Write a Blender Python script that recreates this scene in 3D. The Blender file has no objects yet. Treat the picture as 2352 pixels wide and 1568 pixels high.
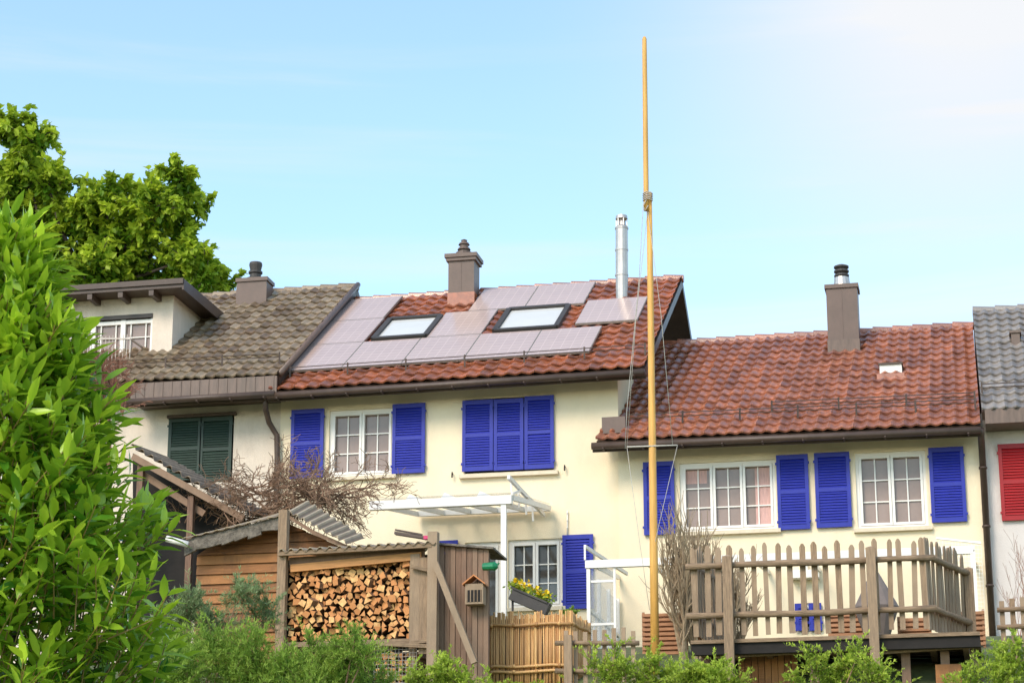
import bpy, math, random
import numpy as np
from mathutils import Vector as V, Matrix
random.seed(7); rng=np.random.default_rng(7)
sc=bpy.context.scene; COL=sc.collection
# ---------------------------------------------------------------- camera (telephoto, hillside, looking up)
YAW=math.radians(12); PIT=math.radians(16); CAM=V((8.59,-40.4,0.0)); FL=80/36*2352
FWD=V((-math.sin(YAW)*math.cos(PIT),math.cos(YAW)*math.cos(PIT),math.sin(PIT)))
RGT=V((math.cos(YAW),math.sin(YAW),0)); UPV=RGT.cross(FWD)
cd=bpy.data.cameras.new("camera"); cam=bpy.data.objects.new("camera",cd); COL.objects.link(cam)
cd.lens=80; cd.sensor_width=36; cd.clip_end=6000; cam.location=CAM
cam.rotation_euler=(math.radians(90)+PIT,0,YAW); sc.camera=cam
def S(u,v,y):
    "survey: photo measurement -> world point on the vertical plane at depth y"
    r=FWD+RGT*((u-1176)/FL)+UPV*((784-v)/FL)
    return CAM+r*((y-CAM.y)/r.y)
# ---------------------------------------------------------------- materials
def mat(name,col,rough=.6,var=.18,scale=6,bump=0.,bscale=40,metal=0,col2=None,stretch=(1,1,1),spec=.5,trans=0,dirt=0,dirtcol=(.05,.045,.03),coat=0,clear=0):
    m=bpy.data.materials.new(name); m.use_nodes=True; nt=m.node_tree; N=nt.nodes; L=nt.links; N.clear()
    out=N.new('ShaderNodeOutputMaterial'); p=N.new('ShaderNodeBsdfPrincipled')
    tc=N.new('ShaderNodeTexCoord'); mp=N.new('ShaderNodeMapping'); mp.inputs['Scale'].default_value=stretch
    L.new(tc.outputs['Object'],mp.inputs[0])
    nz=N.new('ShaderNodeTexNoise'); nz.inputs['Scale'].default_value=scale; nz.inputs['Detail'].default_value=6; nz.inputs['Roughness'].default_value=.65
    L.new(mp.outputs[0],nz.inputs['Vector'])
    def rgb(c):return (c[0],c[1],c[2],1)
    mx=N.new('ShaderNodeMix'); mx.data_type='RGBA'
    mr=N.new('ShaderNodeMapRange'); mr.inputs[1].default_value=.3; mr.inputs[2].default_value=.7
    L.new(nz.outputs[0],mr.inputs[0]); L.new(mr.outputs[0],mx.inputs[0])
    mx.inputs[6].default_value=rgb([c*(1-var) for c in col]); mx.inputs[7].default_value=rgb([min(1,c*(1+var)) for c in col])
    cur=mx.outputs[2]
    if col2:
        at=N.new('ShaderNodeAttribute'); at.attribute_name='rnd'
        m2=N.new('ShaderNodeMix'); m2.data_type='RGBA'; L.new(at.outputs['Fac'],m2.inputs[0]); L.new(cur,m2.inputs[6]); m2.inputs[7].default_value=rgb(col2); cur=m2.outputs[2]
    if dirt:
        n2=N.new('ShaderNodeTexNoise'); n2.inputs['Scale'].default_value=.9; n2.inputs['Detail'].default_value=9; n2.inputs['Roughness'].default_value=.7
        m4=N.new('ShaderNodeMapping'); m4.inputs['Scale'].default_value=(2,2,.7); L.new(tc.outputs['Object'],m4.inputs[0]); L.new(m4.outputs[0],n2.inputs['Vector'])
        r2=N.new('ShaderNodeMapRange'); r2.inputs[1].default_value=.48; r2.inputs[2].default_value=.75; r2.inputs[4].default_value=dirt
        L.new(n2.outputs[0],r2.inputs[0]); m3=N.new('ShaderNodeMix'); m3.data_type='RGBA'
        L.new(r2.outputs[0],m3.inputs[0]); L.new(cur,m3.inputs[6]); m3.inputs[7].default_value=rgb(dirtcol); cur=m3.outputs[2]
    L.new(cur,p.inputs['Base Color']); p.inputs['Roughness'].default_value=rough; p.inputs['Metallic'].default_value=metal
    p.inputs['Specular IOR Level'].default_value=spec
    if coat: p.inputs['Coat Weight'].default_value=coat; p.inputs['Coat Roughness'].default_value=.15
    if bump:
        nb=N.new('ShaderNodeTexNoise'); nb.inputs['Scale'].default_value=bscale; nb.inputs['Detail'].default_value=4; L.new(mp.outputs[0],nb.inputs['Vector'])
        bp=N.new('ShaderNodeBump'); bp.inputs['Strength'].default_value=bump; bp.inputs['Distance'].default_value=.02; L.new(nb.outputs[0],bp.inputs['Height']); L.new(bp.outputs[0],p.inputs['Normal'])
    if trans or clear:
        t=N.new('ShaderNodeBsdfTransparent' if clear else 'ShaderNodeBsdfTranslucent'); 
        if not clear: L.new(cur,t.inputs[0])
        ms=N.new('ShaderNodeMixShader'); ms.inputs[0].default_value=trans or clear
        L.new(p.outputs[0],ms.inputs[1]); L.new(t.outputs[0],ms.inputs[2]); L.new(ms.outputs[0],out.inputs[0])
    else: L.new(p.outputs[0],out.inputs[0])
    return m
M={}
M['cream']=mat('cream_render',(.89,.74,.52),.9,.03,3,.35,60,dirt=.18,dirtcol=(.62,.48,.31))
M['offwhite']=mat('aged_offwhite_render',(.74,.62,.51),.9,.06,3,.5,50,dirt=.45,dirtcol=(.43,.34,.26))
M['greywall']=mat('grey_render',(.68,.61,.57),.9,.05,3,.4,50,dirt=.2,dirtcol=(.45,.4,.38))
M['red']=mat('red_clay_tile',(.42,.125,.05),.27,.35,4,.12,50,col2=(.20,.065,.032),dirt=.35,dirtcol=(.12,.05,.03),spec=.8)
M['red2']=mat('brownish_clay_tile',(.41,.145,.075),.27,.35,4,.12,50,col2=(.21,.075,.045),dirt=.3,dirtcol=(.14,.065,.045),spec=.8)
M['dark']=mat('weathered_dark_tile',(.15,.095,.055),.45,.4,5,.3,50,col2=(.33,.245,.16),dirt=.5,dirtcol=(.12,.10,.045),spec=.45)
M['slate']=mat('grey_glazed_tile',(.29,.245,.21),.33,.25,4,.1,50,col2=(.16,.135,.12),spec=.8)
M['brown']=mat('dark_brown_metal',(.08,.05,.037),.45,.2,4,.1,30,spec=.4)
M['brown2']=mat('brown_sheet_metal',(.15,.095,.07),.45,.25,3,0,30,stretch=(6,6,1),dirt=.4)
M['blue']=mat('blue_shutter_paint',(.016,.026,.32),.42,.12,5,.05,40,dirt=.15,dirtcol=(.02,.03,.18),spec=.35)
M['green']=mat('dark_green_shutter_paint',(.02,.042,.03),.45,.2,5,spec=.35)
M['redp']=mat('red_shutter_paint',(.34,.008,.012),.45,.1,5,spec=.35)
M['white']=mat('white_paint',(.84,.79,.73),.4,.04,4,dirt=.12,dirtcol=(.55,.5,.42))
M['stone']=mat('pale_stone',(.72,.60,.44),.8,.08,8,.2)
M['glass']=mat('window_glass',(.28,.20,.165),.08,.2,1.2,spec=.5)
M['glassd']=mat('dark_window_glass',(.07,.06,.052),.06,.6,1.5,spec=.6)
M['clear']=mat('clear_glass',(.35,.36,.36),.05,.1,1.2,spec=.6,clear=.72)
M['sky_glass']=mat('skylight_glass',(.64,.62,.58),.12,.05,1.2,spec=.8)
M['curtain']=mat('pink_curtain',(.62,.38,.34),.9,.25,14,stretch=(6,1,.3))
M['steel']=mat('stainless_steel',(.52,.47,.43),.4,.15,4,metal=.7)
M['chim']=mat('brown_chimney_cladding',(.14,.088,.068),.5,.15,3,dirt=.3)
M['yellow']=mat('yellow_varnished_pole',(.72,.38,.085),.5,.2,3,.2,30,stretch=(8,8,.6),dirt=.35,dirtcol=(.42,.24,.08))
M['wood_g']=mat('weathered_grey_wood',(.29,.19,.115),.85,.5,7,.5,30,stretch=(7,7,.7),dirt=.5,dirtcol=(.12,.083,.055),col2=(.38,.27,.18))
M['wood_h']=mat('weathered_fence_rail',(.27,.18,.11),.85,.5,7,.5,30,stretch=(.7,7,7),dirt=.4,dirtcol=(.12,.083,.055))
M['wood_b']=mat('brown_stained_planks',(.24,.095,.032),.7,.7,5,.4,30,stretch=(.6,5,9),dirt=1,dirtcol=(.055,.033,.02),col2=(.38,.16,.05))
M['wood_v']=mat('dark_vertical_planks',(.18,.10,.065),.8,.55,5,.4,30,stretch=(9,5,.6),dirt=.6,dirtcol=(.07,.045,.03),col2=(.30,.19,.125))
M['wood_o']=mat('orange_board',(.52,.24,.08),.7,.25,5,.2,30,stretch=(.6,5,8))
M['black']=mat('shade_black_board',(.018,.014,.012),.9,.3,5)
M['felt']=mat('mossy_roofing_felt',(.18,.15,.12),.95,.6,14,.9,60,dirt=.5,dirtcol=(.06,.055,.035))
M['poly']=mat('yellowed_corrugated_plastic',(.62,.49,.33),.4,.2,4,trans=.2,dirt=.55,dirtcol=(.28,.20,.12),col2=(.24,.17,.11))  # col2 is the trough tone, groove shade put into the colour
M['corr']=mat('corrugated_fibre_cement',(.30,.22,.155),.8,.35,6,.3,40,dirt=.6,col2=(.14,.10,.07))  # col2 likewise carries painted trough shade
M['end']=mat('split_log_face',(.86,.45,.18),.8,.3,16,.3,60,col2=(.56,.21,.065))
M['bark']=mat('log_bark',(.22,.11,.055),.9,.4,14,.5,50)
M['bamboo']=mat('dry_cane',(.78,.46,.18),.55,.3,5,.15,30,stretch=(6,6,.8),col2=(.45,.22,.08))
M['twig']=mat('bare_twig_bark',(.24,.14,.085),.85,.35,12)
M['twigr']=mat('reddish_twig_bark',(.27,.12,.075),.85,.3,12)
M['twigl']=mat('pale_lichen_bark',(.36,.26,.16),.85,.35,12)
M['trunk']=mat('tree_bark',(.07,.05,.035),.9,.4,10,.6,30)
M['laurel']=mat('laurel_leaf',(.07,.22,.015),.27,.2,5,col2=(.55,.74,.05),trans=.35,spec=.5)
M['lstem']=mat('reddish_green_stem',(.30,.20,.05),.6,.3,5)
M['cata']=mat('broad_tree_leaf',(.09,.21,.012),.45,.25,1.2,col2=(.68,.78,.07),trans=.45,spec=.3)
M['feath']=mat('feathery_leaf',(.15,.27,.04),.6,.25,3,col2=(.52,.66,.12),trans=.4,spec=.15)
M['feathg']=mat('greyish_feathery_leaf',(.18,.25,.10),.6,.25,3,col2=(.42,.50,.24),trans=.35,spec=.15)
M['shrub']=mat('shrub_leaf',(.20,.31,.03),.5,.25,3,col2=(.70,.80,.12),trans=.4,spec=.25)
M['flower']=mat('yellow_petal',(.9,.6,.01),.6,.1,10)
M['ground']=mat('hillside_grass_soil',(.10,.12,.04),.95,.5,1.5,.6,8,dirt=.8,dirtcol=(.13,.09,.06))
M['plast']=mat('dark_planter',(.05,.042,.038),.6,.2,5)
M['cloth']=mat('taupe_parasol_cover',(.19,.15,.13),.85,.15,6)
M['bottle']=mat('green_enamel',(.01,.18,.07),.3,.2,6)
M['copper']=mat('orange_roof_sheet',(.55,.19,.05),.5,.25,6)
M['rope']=mat('grey_rope',(.5,.46,.4),.9,.2,30)
M['pinkm']=mat('magenta_plastic',(.55,.02,.12),.4,.1,6)
M['wire']=mat('galvanised_wire',(.38,.33,.29),.5,.2,8,metal=.4)
M['trellis']=mat('terracotta_slats',(.42,.20,.10),.8,.3,6,stretch=(1,1,8))
def solar():
    m=mat('solar_cells',(.50,.365,.315),.2,.05,.6,spec=.7,coat=.3); nt=m.node_tree; N=nt.nodes; L=nt.links  # pale base colour stands in for sky reflected by the cells
    p=[n for n in N if n.type=='BSDF_PRINCIPLED'][0]; src=p.inputs['Base Color'].links[0].from_socket
    uv=N.new('ShaderNodeUVMap'); br=N.new('ShaderNodeTexBrick'); br.offset=0; br.inputs['Scale'].default_value=1; br.inputs['Mortar Size'].default_value=.006
    br.inputs['Brick Width'].default_value=1/6; br.inputs['Row Height'].default_value=1/9; L.new(uv.outputs[0],br.inputs['Vector'])
    br.inputs['Color1'].default_value=(1,1,1,1); br.inputs['Color2'].default_value=(.97,.96,.98,1); br.inputs['Mortar'].default_value=(1.25,1.25,1.25,1)
    mm=N.new('ShaderNodeMix'); mm.data_type='RGBA'; mm.blend_type='MULTIPLY'; mm.inputs[0].default_value=1; L.new(src,mm.inputs[6]); L.new(br.outputs[0],mm.inputs[7]); L.new(mm.outputs[2],p.inputs['Base Color'])
    return m
M['solar']=solar()
# ---------------------------------------------------------------- object helpers
W={}
def thing(name,label,cat,loc,group=None):
    o=bpy.data.objects.new(name,None); o.empty_display_size=.3; o.location=loc; COL.objects.link(o); W[o]=V(loc)
    o["label"]=label; o["category"]=cat
    if group:o["group"]=group
    return o
class MB:
    def __init__(s): s.v=[];s.f=[];s.m=[];s.r=[]
    def add(s,vs,fs,mi=0,r=None):
        b=len(s.v); s.v+= [tuple(x) for x in vs]; r=random.random() if r is None else r
        for f in fs: s.f.append([i+b for i in f]); s.m.append(mi); s.r.append(r)
    def box(s,x0,x1,y0,y1,z0,z1,mi=0,r=None):
        s.add([(x0,y0,z0),(x1,y0,z0),(x1,y1,z0),(x0,y1,z0),(x0,y0,z1),(x1,y0,z1),(x1,y1,z1),(x0,y1,z1)],
          [(0,3,2,1),(4,5,6,7),(0,1,5,4),(1,2,6,5),(2,3,7,6),(3,0,4,7)],mi,r)
    def beam(s,p,q,w,h,mi=0,up=(0,0,1),r=None):
        p=V(p);q=V(q);d=(q-p).normalized();a=d.cross(V(up)); 
        if a.length<1e-4:a=V((1,0,0))
        a.normalize(); b=a.cross(d); a=a*w/2;b=b*h/2
        s.add([p-a-b,p+a-b,p+a+b,p-a+b,q-a-b,q+a-b,q+a+b,q-a+b],[(0,1,2,3),(7,6,5,4),(4,5,1,0),(5,6,2,1),(6,7,3,2),(7,4,0,3)],mi,r)
    def tube(s,pts,rad,n=8,mi=0,r=None,cap=True):
        vs=[];fs=[];k=len(pts)
        if not hasattr(rad,'__len__'):rad=[rad]*k
        pts=[V(p) for p in pts]
        for i,p in enumerate(pts):
            d=(pts[min(i+1,k-1)]-pts[max(i-1,0)]).normalized(); a=d.cross(V((.13,.97,.2))).normalized(); 
            if a.length<.5:a=V((1,0,0))
            b=d.cross(a)
            for j in range(n):
                t=2*math.pi*j/n; vs.append(p+(a*math.cos(t)+b*math.sin(t))*rad[i])
        for i in range(k-1):
            for j in range(n): fs.append((i*n+j,i*n+(j+1)%n,(i+1)*n+(j+1)%n,(i+1)*n+j))
        if cap: fs.append(tuple(range(n))[::-1]); fs.append(tuple((k-1)*n+j for j in range(n)))
        s.add(vs,fs,mi,r)
    def prism(s,poly,vec,mi=0,r=None):
        n=len(poly); vec=V(vec); vs=[V(p) for p in poly]+[V(p)+vec for p in poly]
        s.add(vs,[tuple(range(n)),tuple(range(n,2*n))[::-1]]+[(i,(i+1)%n,(i+1)%n+n,i+n) for i in range(n)],mi,r)
    def build(s,name,parent,mats,smooth=False,fix=True,label=None):
        a=np.array(s.v,dtype=float); o3=V(((a.min(0)+a.max(0))/2).tolist()); a-=np.array(o3)
        me=bpy.data.meshes.new(name); me.from_pydata(a.tolist(),[],s.f)
        for m in mats: me.materials.append(M[m])
        me.polygons.foreach_set('material_index',s.m)
        if smooth: me.polygons.foreach_set('use_smooth',[True]*len(s.f))
        at=me.attributes.new('rnd','FLOAT','FACE'); at.data.foreach_set('value',s.r)
        if fix:
            import bmesh; bm=bmesh.new(); bm.from_mesh(me); bmesh.ops.recalc_face_normals(bm,faces=bm.faces); bm.to_mesh(me); bm.free()
        me.update(); o=bpy.data.objects.new(name,me); COL.objects.link(o); W[o]=o3
        if parent: o.parent=parent; o.location=o3-W[parent]
        else: o.location=o3
        if label:o["label"]=label
        return o
def solo(mb,name,label,cat,mats,group=None,smooth=False,kind=None):
    o=mb.build(name,None,mats,smooth); o["label"]=label; o["category"]=cat
    if group:o["group"]=group
    if kind:o["kind"]=kind
    return o
def npmesh(name,parent,vs,faces,rnd,mats,smooth=False):
    o3=V(((vs.min(0)+vs.max(0))/2).tolist()); vs=vs-np.array(o3)
    me=bpy.data.meshes.new(name); me.from_pydata(vs.tolist(),[],faces.tolist())
    for m in mats: me.materials.append(M[m])
    at=me.attributes.new('rnd','FLOAT','POINT'); at.data.foreach_set('value',rnd.astype(np.float32))
    if smooth: me.polygons.foreach_set('use_smooth',[True]*len(faces))
    o=bpy.data.objects.new(name,me); COL.objects.link(o); W[o]=o3
    if parent: o.parent=parent; o.location=o3-W[parent]
    return o
# ---------------------------------------------------------------- terrain
GY=[-4000,-60,-45,-40,-30,-20,-12,-9,-7.5,-5,-3,0,40,4000]; GZ=[-4,-2.4,-1.9,-1.7,0,1.8,3.0,3.9,4.55,5.15,5.55,6.0,6.2,8]
def gz(y): return float(np.interp(y,GY,GZ))
ys=np.array(sorted(set([-4000,-1500,-500,-200,-100]+list(np.arange(-60,40,.8))+[60,120,300,1000,4000]))); xs=np.array([-4000,-1000,-300,-100,-50]+list(np.arange(-30,31,1.5))+[50,100,300,1000,4000])
vs=[];fs=[]
for y in ys:
    for x in xs:
        k=.06 if abs(x)<40 and -30<y<-4 else 0
        vs.append((x,y,gz(y)+k*math.sin(x*1.3+y)*math.cos(y*1.7)))
nx=len(xs)
for j in range(len(ys)-1):
    for i in range(nx-1): fs.append((j*nx+i,j*nx+i+1,(j+1)*nx+i+1,(j+1)*nx+i))
b=MB(); b.add(vs,fs); g=b.build('ground',None,['ground'],True,False); g["kind"]="structure"; g["label"]="grassy hillside rising to the row of houses"; g["category"]="ground"
# ---------------------------------------------------------------- roofs
def bil(A,B,C,D,s,t): return (A*(1-s)+B*s)*(1-t)+(D*(1-s)+C*s)*t
def tiles(parent,A,B,C,D,ncol,nrow,m,amp=.05,lift=.055,thick=.16,back=True,label=None):
    mb=MB(); n=(B-A).cross(D-A).normalized()
    if n.z<0:n=-n
    K=8; wave=[amp*(.5+.5*math.cos(2*math.pi*(k/K)))**1.2 for k in range(K)]
    for r in range(nrow):
        t0=r/nrow;t1=min(1,(r+1)/nrow+.006); dt=1/nrow
        for c in range(ncol):
            vs=[];rr=min(1,max(0,random.gauss(.45,.3))); jt=random.uniform(-.005,.005); tw=random.uniform(-.006,.006)
            for k in range(K+1):
                w=wave[k%K]; s=(c+k/K)/ncol; q=t0-.16*dt*w/amp+tw*dt*k; h=w+jt
                vs.append(bil(A,B,C,D,s,q)+n*(h+lift-.045)); vs.append(bil(A,B,C,D,s,q)+n*(h+lift-.012)); vs.append(bil(A,B,C,D,s,q+.12*dt)+n*(h+lift)); vs.append(bil(A,B,C,D,s,t1)+n*h)
            fs=[]
            for k in range(K):
                a=4*k
                for j in range(3): fs.append((a+j,a+j+4,a+j+5,a+j+1))
            mb.add(vs,fs,0,rr)
    off=n*(-thick); u=n*-.012
    mb.prism([A+u,B+u,C+u,D+u],off,1)
    nr=max(3,int((C-D).length/.38))
    for i in range(nr):
        p=D.lerp(C,i/nr)+V((0,0,.0)); q=D.lerp(C,(i+1.08)/nr)+V((0,0,-.015)); mb.tube([p,q],[.10,.08],8,0)
    if back:
        hy=D.y-A.y; A2=V((D.x,D.y+hy,A.z));B2=V((C.x,C.y+hy,B.z)); mb.prism([D+V((0,.02,0)),C+V((0,.02,0)),B2,A2],V((0,0,-thick*1.2)),1)
    return mb.build('roof',parent,[m,'brown'],False,False,label)
def gutter(parent,A,B,name='gutter',r=.065,drop=.09,fw=.15,mats=('brown',)):
    mb=MB(); d=V((0,-.06,-drop)); mb.tube([A+d,B+d],r,10)
    mb.beam(A+V((0,.05,-fw*.7)),B+V((0,.05,-fw*.7)),.03,fw)
    L=(B-A).length; n=int(L/.7)
    for i in range(n+1):
        p=A.lerp(B,(i+.3)/(n+.6))+d; mb.box(p.x-.015,p.x+.015,p.y-.075,p.y+.1,p.z-.078,p.z-.05)
    return mb.build(name,parent,list(mats),True)
def snowguard(parent,R,t,s0,s1):
    A,B,C,D=R; n=(B-A).cross(D-A).normalized(); n=n if n.z>0 else -n
    mb=MB()
    for h in (.15,.22): mb.tube([bil(A,B,C,D,s0,t)+n*h,bil(A,B,C,D,s1,t)+n*h],.009,6)
    k=int((s1-s0)*(B-A).length/1.0)
    for i in range(k+1):
        s=s0+(s1-s0)*i/max(1,k); mb.beam(bil(A,B,C,D,s,t-.02)+n*.05,bil(A,B,C,D,s,t)+n*.25,.03,.02)
    mb.build('snow_guard',parent,['brown'])
def wall(parent,x0,x1,yf,yb,z0,ztf,yr,zr,holes,m,depth=.16,label=None):
    mb=MB(); hs=[h for h in holes]; X=sorted(set([x0,x1]+[h[0] for h in hs]+[h[1] for h in hs])); Z=sorted(set([z0,ztf]+[h[2] for h in hs]+[h[3] for h in hs]))
    for i in range(len(X)-1):
        for j in range(len(Z)-1):
            cx=(X[i]+X[i+1])/2;cz=(Z[j]+Z[j+1])/2
            if any(h[0]<cx<h[1] and h[2]<cz<h[3] for h in hs): continue
            mb.add([(X[i],yf,Z[j]),(X[i+1],yf,Z[j]),(X[i+1],yf,Z[j+1]),(X[i],yf,Z[j+1])],[(0,1,2,3)])
    for a,c,e,f in hs:
        y2=yf+depth
        mb.add([(a,yf,e),(c,yf,e),(c,yf,f),(a,yf,f),(a,y2,e),(c,y2,e),(c,y2,f),(a,y2,f)],[(1,0,4,5),(2,1,5,6),(3,2,6,7),(0,3,7,4)])
    for x in (x0,x1):
        mb.add([(x,yf,z0),(x,yf,ztf),(x,yr,zr),(x,yb,ztf),(x,yb,z0)],[(0,1,2,3,4)])
    mb.add([(x0,yb,z0),(x1,yb,z0),(x1,yb,ztf),(x0,yb,ztf)],[(0,3,2,1)])
    return mb.build('wall',parent,[m],False,False,label)
def rect(tl,br,y): 
    a=S(*tl,y);b_=S(*br,y); return (a.x,b_.x,b_.z,a.z)
def thing_part(name,parent,loc,label=None):
    o=bpy.data.objects.new(name,None); o.empty_display_size=.2; COL.objects.link(o); W[o]=V(loc); o.parent=parent; o.location=V(loc)-W[parent]
    if label:o["label"]=label
    return o
def window(parent,R,y,sash=2,cols=2,rows=3,glass='glass',sill=True,curtain=False,label=None):
    x0,x1,z0,z1=R; yy=y+.08
    w=MB(); w.box(x0,x1,yy+.05,yy+.06,z0,z1)
    e=thing_part('window',parent,V(((x0+x1)/2,yy,(z0+z1)/2)),label)
    w.build('glass',e,[glass])
    f=MB(); fr=.055
    f.box(x0,x0+fr,yy-.03,yy+.045,z0,z1);f.box(x1-fr,x1,yy-.03,yy+.045,z0,z1);f.box(x0+fr,x1-fr,yy-.03,yy+.045,z1-fr,z1);f.box(x0+fr,x1-fr,yy-.03,yy+.045,z0,z0+fr)
    sw=(x1-x0-2*fr)/sash
    for i in range(sash):
        a=x0+fr+i*sw; b2=a+sw; k=.05
        g1,g2=yy-.045,yy+.035
        f.box(a+.004,a+k,g1,g2,z0+fr+.004,z1-fr-.004);f.box(b2-k,b2-.004,g1,g2,z0+fr+.004,z1-fr-.004)
        f.box(a+k,b2-k,g1,g2,z1-fr-k,z1-fr-.004);f.box(a+k,b2-k,g1,g2,z0+fr+.004,z0+fr+k)
        for c_ in range(1,cols):
            x=a+k+(sw-2*k)*c_/cols; f.box(x-.011,x+.011,yy+.02,yy+.047,z0+fr+k,z1-fr-k)
        for r_ in range(1,rows):
            z=z0+fr+k+(z1-z0-2*fr-2*k)*r_/rows; f.box(a+k,b2-k,yy+.018,yy+.045,z-.011,z+.011)
    f.build('frame',e,['white'])
    if curtain:
        for (fa,fb_) in ((.03,.28),(.78,.95)):
            q=MB(); a=x0+(x1-x0)*fa; b3=x0+(x1-x0)*fb_; n=12; vs=[];zz0=z0+.12+(.8 if fa<.1 else 0)
            for k in range(n+1): x=a+(b3-a)*k/n; yq=yy+.0465+.0015*(k%2); vs+=[(x,yq,zz0),(x,yq,z1-.12)]
            q.add(vs,[(2*k,2*k+2,2*k+3,2*k+1) for k in range(n)]); q.build('curtain',e,['curtain'])
    if sill:
        q=MB(); q.box(x0-.07,x1+.07,y-.09,y+.05,z0-.07,z0-.003); q.build('sill',e,['stone'])
    return e
def shutter(parent,R,y,m='blue',label=None):
    x0,x1,z0,z1=R; mb=MB(); k=.065; y0=y-.075;y1=y-.03
    mb.box(x0,x0+k,y0,y1,z0,z1);mb.box(x1-k,x1,y0,y1,z0,z1)
    mb.box(x0+k,x1-k,y0+.002,y1,z0,z0+k+.02);mb.box(x0+k,x1-k,y0+.002,y1,z1-k-.02,z1);zm=z0+(z1-z0)*.5
    mb.box(x0+k,x1-k,y0+.002,y1,zm-.035,zm+.035)
    mb.box(x0+k,x1-k,y1-.012,y1-.008,z0+.07,z1-.07)
    n=int((z1-z0)/.058)
    for i in range(n):
        z=z0+k+.03+(z1-z0-2*k-.06)*(i+.5)/n
        if abs(z-zm)<.05: continue
        mb.add([(x0+k,y0+.006,z-.024),(x1-k,y0+.006,z-.024),(x1-k,y1-.014,z+.022),(x0+k,y1-.014,z+.022),(x0+k,y0+.006,z-.013),(x1-k,y0+.006,z-.013),(x1-k,y1-.014,z+.033),(x0+k,y1-.014,z+.033)],[(0,1,2,3),(4,5,6,7),(0,1,5,4)])
    for z in (z0+.14,z1-.16): 
        mb.box(x0-.02,x0+.02,y0-.012,y0+.03,z-.02,z+.02); mb.box(x1-.02,x1+.02,y0-.012,y0+.03,z-.02,z+.02)
    return mb.build('shutter',parent,[m],False,True,label)
ZB=5.2
# ================================================================= MAIN HOUSE
RA=[S(620,898,-.6),S(1482,843,-.6),S(1567,639,4.1),S(818,691,4.1)]
def rz(R,y): 
    A,B,C,D=R; return (A.z+B.z)/2+((C.z+D.z)/2-(A.z+B.z)/2)*(y-A.y)/(D.y-A.y)
mx0=S(646,905,0).x; mx1=S(1419,900,0).x
h1=thing('row_house','cream two-storey row house with blue shutters, red tiles and solar panels','house',((mx0+mx1)/2,0,6.0),'row of terraced houses')
w1=rect((757,943),(903,1090),0); w2=rect((1068,918),(1272,1078),0); w3=rect((1167,1240),(1292,1392),0); w4=rect((1068,1246),(1150,1440),0)
wall(h1,mx0,mx1,0,8.8,ZB,rz(RA,0)-.2,4.1,rz(RA,4.1)-.2,[w1,w2,w3,w4],'cream')
tiles(h1,*RA,28,16,'red')
gutter(h1,RA[0]+V((-.03,-.0,-.02)),RA[1]+V((0,0,-.02)))
snowguard(h1,RA,.12,.03,.99)
window(h1,w1,0); window(h1,w3,0,glass='glassd'); window(h1,w4,0,sash=1,cols=1,rows=1,glass='glassd',sill=False,label='open terrace door with dark glass')
q=MB(); q.box(w2[0],w2[1],.1,.14,w2[2],w2[3]); e=q.build('window_recess',h1,['glassd'])
for a,c in (((672,943),(743,1097)),((904,930),(977,1086)),((1293,1230),(1365,1397)),((1005,1243),(1052,1400))): shutter(h1,rect(a,c,0),0)
for a,c in (((1064,922),(1134,1081)),((1136,919),(1204,1079)),((1206,912),(1274,1076))): shutter(h1,rect(a,c,0),-.0)
q=MB(); q.box(w2[0]-.09,w2[1]+.09,-.1,.06,w2[2]-.1,w2[2]-.03); q.build('sill',h1,['stone'])
def onroof(R,s,t,h=0):
    A,B,C,D=R; n=(B-A).cross(D-A).normalized(); n=n if n.z>0 else -n
    return bil(A,B,C,D,s,t)+n*h
DT=-.045; PH=.125
def panel(s0,s1,t0,t1):
    t0+=DT;t1+=DT
    mb=MB(); P=[onroof(RA,s0,t0,PH),onroof(RA,s1,t0,PH),onroof(RA,s1,t1,PH),onroof(RA,s0,t1,PH)]
    n=(P[1]-P[0]).cross(P[3]-P[0]).normalized(); mb.prism(P,-n*.04,1)
    c=sum(P,V((0,0,0)))/4; Q=[p+(c-p).normalized()*.02+n*.004 for p in P]
    mb.add(Q,[(0,1,2,3)],0); 
    for s_,t_ in ((s0+.02,t0),(s1-.02,t0)): mb.beam(onroof(RA,s_,t_+.01,.0),onroof(RA,s_,t_+.01,.08),.04,.04,1)
    o=mb.build('solar_panel',h1,['solar','wire'])
    uvl=o.data.uv_layers.new(name='UVMap'); 
    for p in o.data.polygons:
        if p.material_index==0:
            for li in p.loop_indices:
                vi=o.data.loops[li].vertex_index; co=o.data.vertices[vi].co+o.location+W[h1]
                d=[(co-x).length for x in Q]; k=d.index(min(d)); uvl.data[li].uv=[(0,0),(1,0),(1,1),(0,1)][k]
for s0,s1 in ((.002,.165),(.166,.330),(.331,.499),(.5,.670),(.671,.838)): panel(s0,s1,.185,.456)
panel(.002,.164,.457,.726);panel(.002,.160,.727,.995)
panel(.345,.499,.457,.739);panel(.410,.576,.74,1.005);panel(.577,.748,.74,1.005);panel(.757,.930,.50,.77)
def skylight(s0,s1,t0,t1):
    e=thing_part('skylight',h1,onroof(RA,(s0+s1)/2,(t0+t1)/2,.1))
    mb=MB(); P=[onroof(RA,s0,t0,.0),onroof(RA,s1,t0,.0),onroof(RA,s1,t1,.0),onroof(RA,s0,t1,.0)]
    n=(P[1]-P[0]).cross(P[3]-P[0]).normalized()
    for i in range(4): mb.beam(P[i]+n*.09,P[(i+1)%4]+n*.09,.1,.16,0,up=n)
    c=sum(P,V((0,0,0)))/4
    mb.build('frame',e,['plast']); g=MB(); g.prism([p+n*.12+(c-p).normalized()*.08 for p in P],-n*.02); g.build('glass',e,['sky_glass'])
skylight(.188,.338,.430,.655); skylight(.535,.708,.430,.675)
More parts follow.
